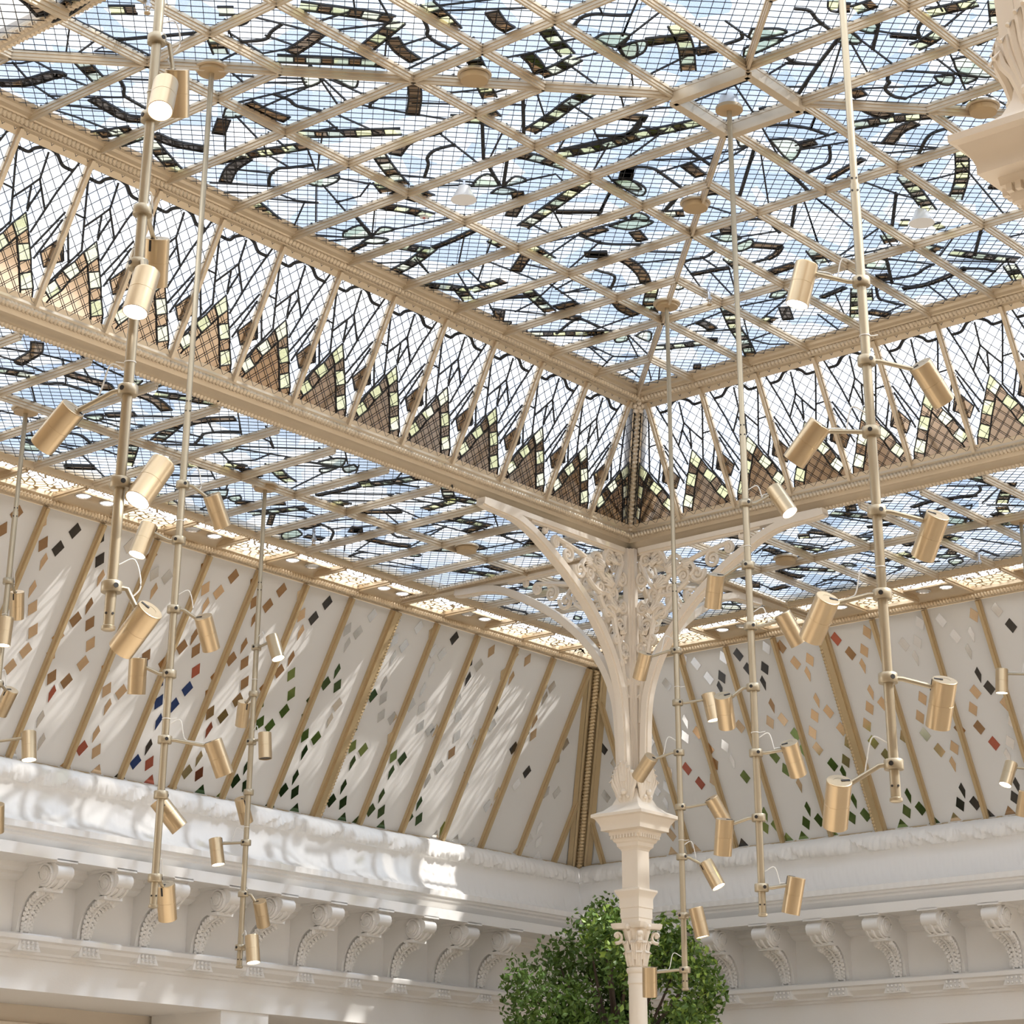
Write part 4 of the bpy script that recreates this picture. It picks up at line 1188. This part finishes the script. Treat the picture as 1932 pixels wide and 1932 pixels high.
    for ring_, n_, z0, z1, r0 in ((0, 8, -1.885, -1.825, .038), (1, 8, -1.86, -1.785, .041)):
        for k in range(n_):
            a = 2*PI*(k+.5*ring_)/n_; ca, sa = math.cos(a), math.sin(a); T = lambda r, h, z: (o[0]+r*ca-h*sa, o[1]+r*sa+h*ca, z+up)
            for h in (-.009, 0, .009): b.tube([T(r0, h*.7, z0), T(r0+.005, h, (z0+z1)/2), T(r0+.013, h*1.1, z1), T(r0+.020, h, z1-.010)], [.005, .0065, .0065, .004], 6)
    for k in range(4):
        a = k*PI/2; b.ball((o[0]+.062*math.cos(a), o[1]+.062*math.sin(a), -1.728+up), .014, 8); b.tube([(o[0]+.046*math.cos(a), o[1]+.046*math.sin(a), -1.80+up), (o[0]+.056*math.cos(a), o[1]+.056*math.sin(a), -1.745+up)], [.005, .013], 8)
    b.build('acanthus_leaves', M['cream'], cap, oo)
    b = MB(); b.lathe([(.036, -1.89), (.046, -1.893), (.048, -1.902), (.044, -1.912), (.040, -1.916), (.0405, -1.94), (.043, -1.945), (.043, -1.955), (.0385, -1.96), (.0395, -2.4), (.042, -3.3), (.055, -3.35), (.06, -3.45), (.07, -3.55), (.09, -3.6), (.09, -3.675-up)], (o[0], o[1], up), 28)
    b.build('shaft', M['cream'], c, oo)
    return c
column((0, 0), 'slender cream cast-iron column with four pierced brackets, standing before the round tree')
column((-4.70, -4.40), 'cream column cut off by the right edge, only its flat capital and scroll showing', .062)
# ================================================================== SPOTLIGHT POLES
RB, LB = .0265, .103
def spot_pole(px, py, Y0, top, canopy, joint, end, spots, label, bell=False, x0=None):
    X, Y = px, py; zt = top; ze = z_on_vertical(X, Y, end); zj = z_on_vertical(X, Y, joint) if joint is not None else top-.3
    o = (X, Y, ze); r = root('spotlight_pole', o, label, 'light pole', 'gold spotlight poles hanging from the glass ceilings')
    b = MB(); b.tube([(X, Y, zt), (X, Y, zj-.01)], .0088, 16); b.tube([(X, Y, zj), (X, Y, ze+.006)], .0108, 16); b.lathe([(.0108, .008), (.0135, .006), (.0135, 0), (.010, -.002)], (X, Y, ze), 18)
    pole = b.build('pole', M['pole'], r, o)
    side = R[0]*1.0; tocam = CAM-np.array((X, Y, zj)); tocam[2] = 0; tocam /= np.linalg.norm(tocam)
    b = MB()
    for dz, rr in ((.012, .0112), (-.02, .0112), (ze-zj+.03, .0112)):
        for sg in (-.6, .6):
            q = tocam*math.cos(sg)+np.cross(tocam, (0, 0, 1))*math.sin(sg); c = np.array((X, Y, zj+dz)); b.lathe([(.0026, 0), (.0026, .0012)], c+q*(rr-.0005 if dz <= 0 else .0088), 8, tuple(q))
    b.build('screw', M['black'], pole, o)
    if canopy:
        b = MB()
        if bell: b.lathe([(.026, .035), (.030, .03), (.036, .0), (.040, -.012)], (X, Y, zt-.02), 28)
        else: b.lathe([(.050, 0), (.056, -.004), (.056, -.012), (.046, -.014)], (X, Y, zt), 28)
        cn = b.build('canopy', M['bell'] if bell else M['gold'], r, o)
        b = MB(); zz = zt-.032 if bell else zt-.014
        b.lathe([(.044, .002), (.046, -.002), (.046, -.012), (.012, -.014)], (X, Y, zz), 28); b.build('canopy_plate', M['tan'], cn, o)
    for i, (cy, tx, ty, bx, by, tow, lit) in enumerate(spots):
        zc_ = z_on_vertical(X, Y, cy); cc = np.array((X, Y, zc_)); dep = depth_of(cc)
        dv = np.array((bx-tx, by-ty), float); dv /= np.linalg.norm(dv); t = math.radians(tow)
        ax = R.T @ np.array((dv[0]*math.cos(t), dv[1]*math.cos(t), -math.sin(t)))
        L = LB
        # depth: the arm's horizontal reach, lamps facing us hang nearer
        dz = 0.0
        if (tx-project(cc)[0])**2 < 30**2: dz = -.09 if tow > 20 else .07
        ctr = at_depth((tx+bx)/2, (ty+by)/2, dep+dz)
        head = ctr-ax*L/2; foot = ctr+ax*L/2
        b = MB(); b.lathe([(.0112, .0105), (.0195, .0105), (.0205, .009), (.0205, -.009), (.0195, -.0105), (.0112, -.0105)], cc, 22)
        cl = b.build('clamp', M['pole'], r, o)
        att = ctr-ax*(L/2-.020); dirv = att-cc; hz = dirv.copy(); hz[2] = 0; hz /= np.linalg.norm(hz)+1e-9
        b = MB()
        q = max((np.array((hz[0]*math.cos(an)-hz[1]*math.sin(an), hz[0]*math.sin(an)+hz[1]*math.cos(an), 0)) for an in (1.25, -1.25)), key=lambda v: v @ tocam); b.lathe([(.0052, 0), (.0052, .001)], cc+q*.0202, 10, tuple(q))
        b.build('screw', M['black'], cl, o)
        d = dirv/np.linalg.norm(dirv); side_in = att-d*RB*.75
        b = MB(); b.tube([cc+hz*.018, cc+hz*.030+(dirv-hz*(dirv@hz))*.03, side_in], .0053, 10); b.ball(side_in, .0068, 10)
        b.build('arm', M['pole'], r, o)
        b = MB(); b.lathe([(.012, -L/2+.0002), (RB-.002, -L/2), (RB-.0012, -L/2), (RB-.0003, -L/2+.0006), (RB, -L/2+.0016), (RB, -L/2+.004), (RB, -.004), (RB, -.0006), (RB-.0005, -.0003), (RB-.0005, .0003), (RB, .0006), (RB, .004), (RB, L/2-.003), (RB, L/2-.0005), (RB-.0004, L/2), (RB-.0020, L/2), (RB-.0022, L/2-.001), (RB-.0026, L/2-.008)], ctr, 36, tuple(ax), 0, False)
        b.add([ctr-ax*(L/2-.0005)+.0121*(np.cos(t_)*frame(ax)[1]+np.sin(t_)*frame(ax)[2]) for t_ in np.linspace(0, 2*PI, 12, endpoint=False)], [tuple(range(12))])
        sp = b.build('spotlight', M['brass'], r, o)
        b = MB(); b.lathe([(RB-.0025, L/2-.003), (RB-.008, L/2-.0035), (.0001, L/2-.004)], ctr, 28, tuple(ax), 0, False); b.build('lens', M['lens'] if lit else M['lensoff'], sp, o)
        # slot for the arm joint: dark groove on the side and across the cap
        pd = -d-(-d@ax)*ax; pd /= np.linalg.norm(pd)+1e-9; b = MB()
        b.tube([ctr+pd*(RB-.0034)-ax*(L/2-.002), ctr+pd*(RB-.0034)-ax*(L/2-.026)], .0045, 10); b.bar(ctr+pd*(RB*.85)-ax*(L/2+.0003), ctr+pd*.004-ax*(L/2+.0003), .006, .0012, up=ax)
        b.build('slot', M['black'], sp, o)
        if i % 2 == 0 or x0:
            b = MB(); a0 = cc+np.array((0, 0, .045))+hz*.010
            b.tube(spline([a0, a0+hz*.03+np.array((0, 0, .012)), cc+hz*.055+np.array((0, 0, .006)), cc+dirv*.55+np.array((0, 0, .007)), side_in-np.array((0, 0, -.006))], 6), .0017, 6)
            b.build('cable', M['cable'], r, o)
        if i % 3 == 1:
            b = MB(); b.lathe([(.0112, .001), (.0125, .001), (.0125, -.001), (.0112, -.001)], (X, Y, zc_+.06), 14); b.tube([(X, Y, zc_+.06)+hz*.012, (X, Y, zc_+.063)+hz*.03], .0012, 5); b.build('cable_tie', M['cable'], r, o)
    return r
# (clamp y, head x, y, mouth x, y, turn toward viewer deg, lit)
a = at_depth(284, 220, 4.55)
spot_pole(a[0], a[1], 0, -.03, True, -200, 1188, [(75, 335, 130, 333, 222, -8, 0), (222, 307, 150, 308, 216, 52, 1), (398, 298, 446, 291, 543, -8, 0), (500, 274, 508, 259, 594, 38, 1), (737, 142, 766, 75, 846, -6, 0), (912, 303, 876, 264, 942, 42, 1), (1108, 286, 1148, 226, 1228, -10, 0)], 'thickest gold spotlight pole, hanging on the left in front of the glass band')
a = on_plane(400, 128, 2, .55)
spot_pole(a[0], a[1], 0, .556, True, 765, 1712, [(915, 400, 935, 419, 993, -4, 0), (1020, 279, 991, 261, 1046, 33, 1), (1150, 384, 1162, 398, 1226, -10, 0), (1272, 260, 1240, 258, 1311, 10, 1), (1396, 400, 1397, 425, 1463, 7, 1), (1500, 297, 1510, 340, 1562, 6, 0), (1657, 312, 1665, 316, 1737, -5, 0)], 'slim gold spotlight pole ending left of the corbels, just right of the thickest pole')
a = on_plane(507, 913, 2, -.045)
spot_pole(a[0]-.02, a[1], 0, -.05, True, 1105, 1826, [(1222, 510, 1199, 528, 1244, 33, 1), (1310, 462, 1320, 455, 1373, -6, 0), (1400, 498, 1383, 502, 1431, 27, 0), (1495, 455, 1507, 465, 1551, -6, 0), (1590, 404, 1582, 414, 1632, 28, 1), (1687, 490, 1697, 497, 1750, -8, 0), (1788, 473, 1769, 480, 1813, 33, 1)], 'gold spotlight pole before the mirror diamonds, third from the left edge')
a = on_plane(50, 765, 2, -.045)
spot_pole(a[0], a[1], 0, -.05, True, 965, 1640, [(1097, 33, 1116, 31, 1168, -5, 0), (1190, 10, 1166, 8, 1217, 25, 1), (1290, 20, 1306, 2, 1342, -5, 0), (1398, 51, 1383, 58, 1432, 30, 1), (1500, -5, 1517, -7, 1570, -6, 0)], 'gold spotlight pole running out of the left edge of the photo')
a = on_plane(1258, 572, 2, .55)
spot_pole(a[0], a[1], 0, .556, True, 1107, 1868, [(1228, 1218, 1232, 1206, 1281, -4, 0), (1326, 1337, 1310, 1347, 1358, 26, 1), (1420, 1228, 1428, 1205, 1468, -16, 0), (1523, 1343, 1508, 1367, 1549, 5, 1), (1617, 1333, 1632, 1354, 1668, 32, 1), (1728, 1313, 1715, 1325, 1766, 24, 1), (1830, 1226, 1826, 1226, 1880, 14, 1)], 'gold spotlight pole hanging beside the cream column, in front of the tree')
a = on_plane(1375, 190, 2, .55)
spot_pole(a[0], a[1], 0, .556, True, 810, 1728, [(950, 1462, 925, 1487, 964, 38, 1), (1067, 1351, 1084, 1345, 1146, -4, 0), (1182, 1477, 1160, 1506, 1213, 9, 1), (1297, 1363, 1311, 1373, 1373, -13, 0), (1421, 1487, 1397, 1508, 1466, -8, 0), (1543, 1368, 1548, 1363, 1611, 8, 1), (1675, 1504, 1656, 1490, 1723, 13, 1)], 'gold spotlight pole with a white bell canopy, second long pole right of the column', True)
a = at_depth(1640, 757, 4.75)
spot_pole(a[0], a[1], 0, .556, True, 347, 1512, [(532, 1523, 503, 1503, 570, 22, 1), (681, 1736, 689, 1780, 757, -5, 0), (815, 1545, 803, 1500, 868, -5, 0), (965, 1766, 974, 1744, 1048, -14, 0), (1122, 1560, 1127, 1532, 1206, -18, 0), (1280, 1781, 1284, 1771, 1370, -8, 0), (1443, 1582, 1470, 1577, 1562, -13, 0)], 'thick gold spotlight pole at right, crossing the glass from the top edge')
a = on_plane(1925, 972, 2, -.045)
spot_pole(a[0], a[1], 0, -.05, True, 1180, 1700, [(1272, 1892, 1260, 1888, 1310, 22, 1), (1452, 1912, 1440, 1893, 1480, 30, 1), (1520, 1936, 1488, 1926, 1545, 6, 0)], 'gold spotlight pole at the right edge, its spots peeping in')
# ================================================================== CEILING FITTINGS
def disc(px, py, plane, label):
    a = on_plane(px, py, 2, plane-.03); o = (a[0], a[1], plane-.01)
    r = root('ceiling_cap', o, label, 'ceiling cap', 'round gold caps without a pole')
    b = MB(); b.lathe([(.046, 0), (.056, -.004), (.057, -.012), (.047, -.014)], (a[0], a[1], plane-.01), 28); b.build('rim', M['gold'], r, o)
    b = MB(); b.lathe([(.046, -.012), (.049, -.018), (.045, -.034), (.0001, -.036)], (a[0], a[1], plane-.01), 28, (0, 0, 1), 0, False); b.build('cover', M['tan'], r, o)
disc(895, 146, ZG, 'round gold ceiling cap on the lantern glass, uppermost, above the white bell')
disc(1312, 388, ZG, 'round gold ceiling cap on the diagonal bar between the two long poles')
disc(1855, 206, ZG, 'round gold ceiling cap beside the cut-off capital at upper right')
disc(880, 1036, ZR, 'round gold ceiling cap on the ring glass, left of the cream column')
disc(1482, 1057, ZR, 'round gold ceiling cap on the ring glass, right of the cream column')
def bell(px, py, label):
    a = on_plane(px, py, 2, ZG-.075); o = (a[0], a[1], ZG-.005)
    r = root('bell_lamp', o, label, 'ceiling lamp', 'white bell lamps under the lantern glass')
    b = MB(); b.lathe([(.018, -.028), (.022, -.03), (.030, -.052), (.045, -.078), (.047, -.082)], (a[0], a[1], ZG), 28); b.build('shade', M['bell'], r, o)
    b = MB(); b.lathe([(.0452, -.0818), (.0001, -.0812)], (a[0], a[1], ZG), 28, (0, 0, 1), 0, False); b.build('cover', M['tan'], r, o)
    b = MB(); b.tube([(a[0], a[1], ZG), (a[0], a[1], ZG-.03)], .005, 8); b.build('stem', M['chrome'], r, o)
bell(875, 374, 'white bell lamp under the lantern glass, left of the first disc-topped pole')
bell(1739, 418, 'white bell lamp under the lantern glass, right of the thick right-hand pole')
# recessed lamps in the lace strip
def lamp_visible(c):
    x, y = project(c); return -20 < x < 1952 and -20 < y < 1952
proto_lamp = None; cnt = {'L': 0, 'R': 0}
vis = [l for l in lamp_spots if lamp_visible(l[0])]
vis.sort(key=lambda l: (l[1], project(l[0])[0]))
lit_idx = {1, 4, 5, 7, 8, 10, 11}
for n_, (c, side, k, fr) in enumerate(vis):
    cnt[side] += 1; on = (n_ % 3 != 0)
    r = root('recessed_lamp', c, ('glowing' if on else 'unlit')+' recessed lamp in the gold strip over the %s slope, %s from the left' % ('left' if side == 'L' else 'right', (ORD+['twelfth', 'thirteenth', 'fourteenth', 'fifteenth', 'sixteenth', 'seventeenth', 'eighteenth', 'nineteenth', 'twentieth'])[cnt[side]-1]), 'recessed lamp', 'recessed lamps in the lace strip')
    b = MB(); b.lathe([(.036, 0), (.038, -.008), (.032, -.010), (.029, -.004)], c, 22); b.build('rim', M['chrome'], r, c)
    b = MB(); b.lathe([(.0295, -.005), (.0001, -.006)], c, 22, (0, 0, 1), 0, False); b.build('lens', M['lens'] if on else M['frost'], r, c)
# small detectors and sprinklers
def sprinkler(px, py, plane, label):
    a = on_plane(px, py, 2, plane-.075); a = (min(a[0], 1.22), min(a[1], 1.12), a[2]); o = (a[0], a[1], plane)
    r = root('sprinkler', o, label, 'sprinkler', 'small ceiling sprinklers')
    b = MB(); b.tube([(a[0], a[1], plane), (a[0], a[1], plane-.035)], [.006, .007], 8); a = (a[0], a[1]); b.tube([(*a, plane+.012), (*a, plane-.066)], .006, 8); plane = plane-.03; b.lathe([(.012, -.02), (.012, -.03), (.006, -.034)], (a[0], a[1], plane), 12); b.build('body', M['chrome'], r, o)
    b = MB(); b.lathe([(.010, -.048), (.010, -.052)], (a[0], a[1], plane), 12); b.tube([(a[0]+.007, a[1], plane-.034), (a[0]+.005, a[1], plane-.05)], .0015, 6); b.tube([(a[0]-.007, a[1], plane-.034), (a[0]-.005, a[1], plane-.05)], .0015, 6); b.build('deflector', M['tan'], r, o)
sprinkler(75, 868, ZR, 'small chrome sprinkler under the ring edge at far left')
sprinkler(592, 1026, ZR, 'small chrome sprinkler under the ring edge near the third pole')
sprinkler(1848, 1068, ZR, 'small sprinkler under the ring edge at far right')
sprinkler(278, 22, ZG, 'small chrome sprinkler beside the top of the thickest pole')
sprinkler(1338, 573, ZG, 'small sprinkler on a glazing bar right of the column pole canopy')
def dot(px, py, plane, label):
    a = on_plane(px, py, 2, plane-.015); r = root('smoke_detector', (a[0], a[1], plane-.01), label, 'detector', 'white detectors with a red dot')
    b = MB(); b.lathe([(.016, 0), (.017, -.006), (.0001, -.008)], (a[0], a[1], plane-.01), 18); b.build('body', M['bell'], r, (a[0], a[1], plane-.01))
    b = MB(); b.lathe([(.006, -.0075), (.0001, -.011)], (a[0], a[1], plane-.01), 12); b.build('red_dot', M['red'], r, (a[0], a[1], plane-.01))
dot(800, 410, ZG, 'white detector with red dot on the lantern glass, below the white bell')
dot(506, 820, ZR, 'white detector with red dot on the ring glass under the lantern beam')
# ================================================================== TREE
def tree(cx, cy, cz, r):
    o = (cx, cy, -3.675); t = root('indoor_tree', o, 'round leafy green tree behind the cream column, in the corner of the hall', 'tree')
    b = MB(); b.tube(spline([(cx, cy, -3.675), (cx+.02, cy-.01, -3.1), (cx-.01, cy+.01, -2.5), (cx, cy, cz)], 5), [.05-.0017*i for i in range(16)], 9); b.build('trunk', M['bark'], t, o)
    rr = random.Random(11); b = MB(); tips = []
    for i in range(46):
        th = rr.random()*2*PI; ph = math.acos(1-1.75*rr.random()); d = np.array((math.sin(ph)*math.cos(th), math.sin(ph)*math.sin(th), math.cos(ph)))
        L = r*(.62+.36*rr.random()); p0 = np.array((cx, cy, cz-.35+.3*rr.random())); tip = np.array((cx, cy, cz))+d*L*np.array((1, 1, 1.02))
        b.tube(spline([p0, (p0+tip)/2+np.array((0, 0, -.05)), tip], 4), [.014-.0013*k for k in range(9)], 6); tips.append(tip)
    b.build('branches', M['bark'], t, o)
    for nm, mt, n, seed, zmin in (('foliage', 'leaf', 13000, 5, -1), ('sunlit_foliage', 'leaf_sun', 6500, 6, .0)):
        rr = np.random.RandomState(seed); vs = []; fs = []
        for i in range(n):
            c = tips[rr.randint(len(tips))]; v = rr.normal(size=3); v /= np.linalg.norm(v); p = c+v*(.135*rr.rand()**.55)*r/.5
            q = (p-np.array((cx, cy, cz)))
            if np.linalg.norm(q) > r*1.12 or p[2] < cz-r*1.05: continue
            if mt == 'leaf_sun' and (q/r) @ np.array((.35, -.65, .6)) < .0+.55*rr.rand(): continue  # lighter leaves only on the sun side, sunlight put into their colour
            s = .011+.011*rr.rand(); a = rr.normal(size=3); a /= np.linalg.norm(a); c2 = np.cross(a, rr.normal(size=3)); c2 /= np.linalg.norm(c2); nn = np.cross(a, c2)
            k = len(vs); vs += [p-a*s, p-c2*s*.55+nn*s*.2, p+a*s, p+c2*s*.55+nn*s*.2]; fs += [(k, k+1, k+2), (k, k+2, k+3)]
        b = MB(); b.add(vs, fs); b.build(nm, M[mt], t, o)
tree(.95, .84, -1.93, .50)
# ================================================================== LIGHT
w = bpy.data.worlds.new('sky'); bpy.context.scene.world = w; w.use_nodes = True; nt = w.node_tree; nt.nodes.clear()
N = nt.nodes.new; L = nt.links.new
out = N('ShaderNodeOutputWorld'); bg = N('ShaderNodeBackground'); tc = N('ShaderNodeTexCoord')
no = N('ShaderNodeTexNoise'); no.inputs['Scale'].default_value = 3.2; no.inputs['Detail'].default_value = 6; L(tc.outputs['Generated'], no.inputs['Vector'])
cr = N('ShaderNodeValToRGB'); cr.color_ramp.elements[0].position = .38; cr.color_ramp.elements[0].color = (.84, .91, 1.0, 1); cr.color_ramp.elements[1].position = .62; cr.color_ramp.elements[1].color = (1, 1, 1, 1); L(no.outputs['Fac'], cr.inputs['Fac'])
sx = N('ShaderNodeSeparateXYZ'); L(tc.outputs['Generated'], sx.inputs['Vector'])
mr = N('ShaderNodeMapRange'); mr.inputs['From Min'].default_value = -.05; mr.inputs['From Max'].default_value = .12; L(sx.outputs['Z'], mr.inputs['Value'])
mx = N('ShaderNodeMix'); mx.data_type = 'RGBA'; mx.inputs[6].default_value = (.44, .37, .285, 1); L(mr.outputs['Result'], mx.inputs[0]); L(cr.outputs['Color'], mx.inputs[7])
L(mx.outputs[2], bg.inputs['Color']); bg.inputs['Strength'].default_value = SKY; L(bg.outputs[0], out.inputs['Surface'])
sd = bpy.data.lights.new('sun', 'SUN'); sd.energy = SUN; sd.angle = math.radians(1.2); sd.color = (1, .97, .92)
so = bpy.data.objects.new('sun', sd); C.objects.link(so); so.location = (0, 0, 30)
so.rotation_euler = Vector((-.36, .58, -.74)).to_track_quat('-Z', 'Y').to_euler()
# ================================================================== CAMERA
cd = bpy.data.cameras.new('camera'); co = bpy.data.objects.new('camera', cd); C.objects.link(co)
m = Matrix.Identity(4)
for i in range(3): m[i][0] = R[0][i]; m[i][1] = -R[1][i]; m[i][2] = -R[2][i]; m[i][3] = W(CAM)[i]
co.matrix_world = m; cd.sensor_width = 36; cd.lens = F/1932*36; cd.shift_y = -(966-483)/1932; cd.clip_end = 300; cd.clip_start = .05
sc = bpy.context.scene; sc.camera = co
sc.view_settings.view_transform = 'Standard'; sc.view_settings.look = 'None'; sc.view_settings.gamma = 1; sc.view_settings.use_curve_mapping = False; sc.view_settings.exposure = EXPO
sc.cycles.use_denoising = True; sc.cycles.transparent_max_bounces = 24; sc.cycles.max_bounces = 8; sc.cycles.caustics_reflective = False; sc.cycles.caustics_refractive = False
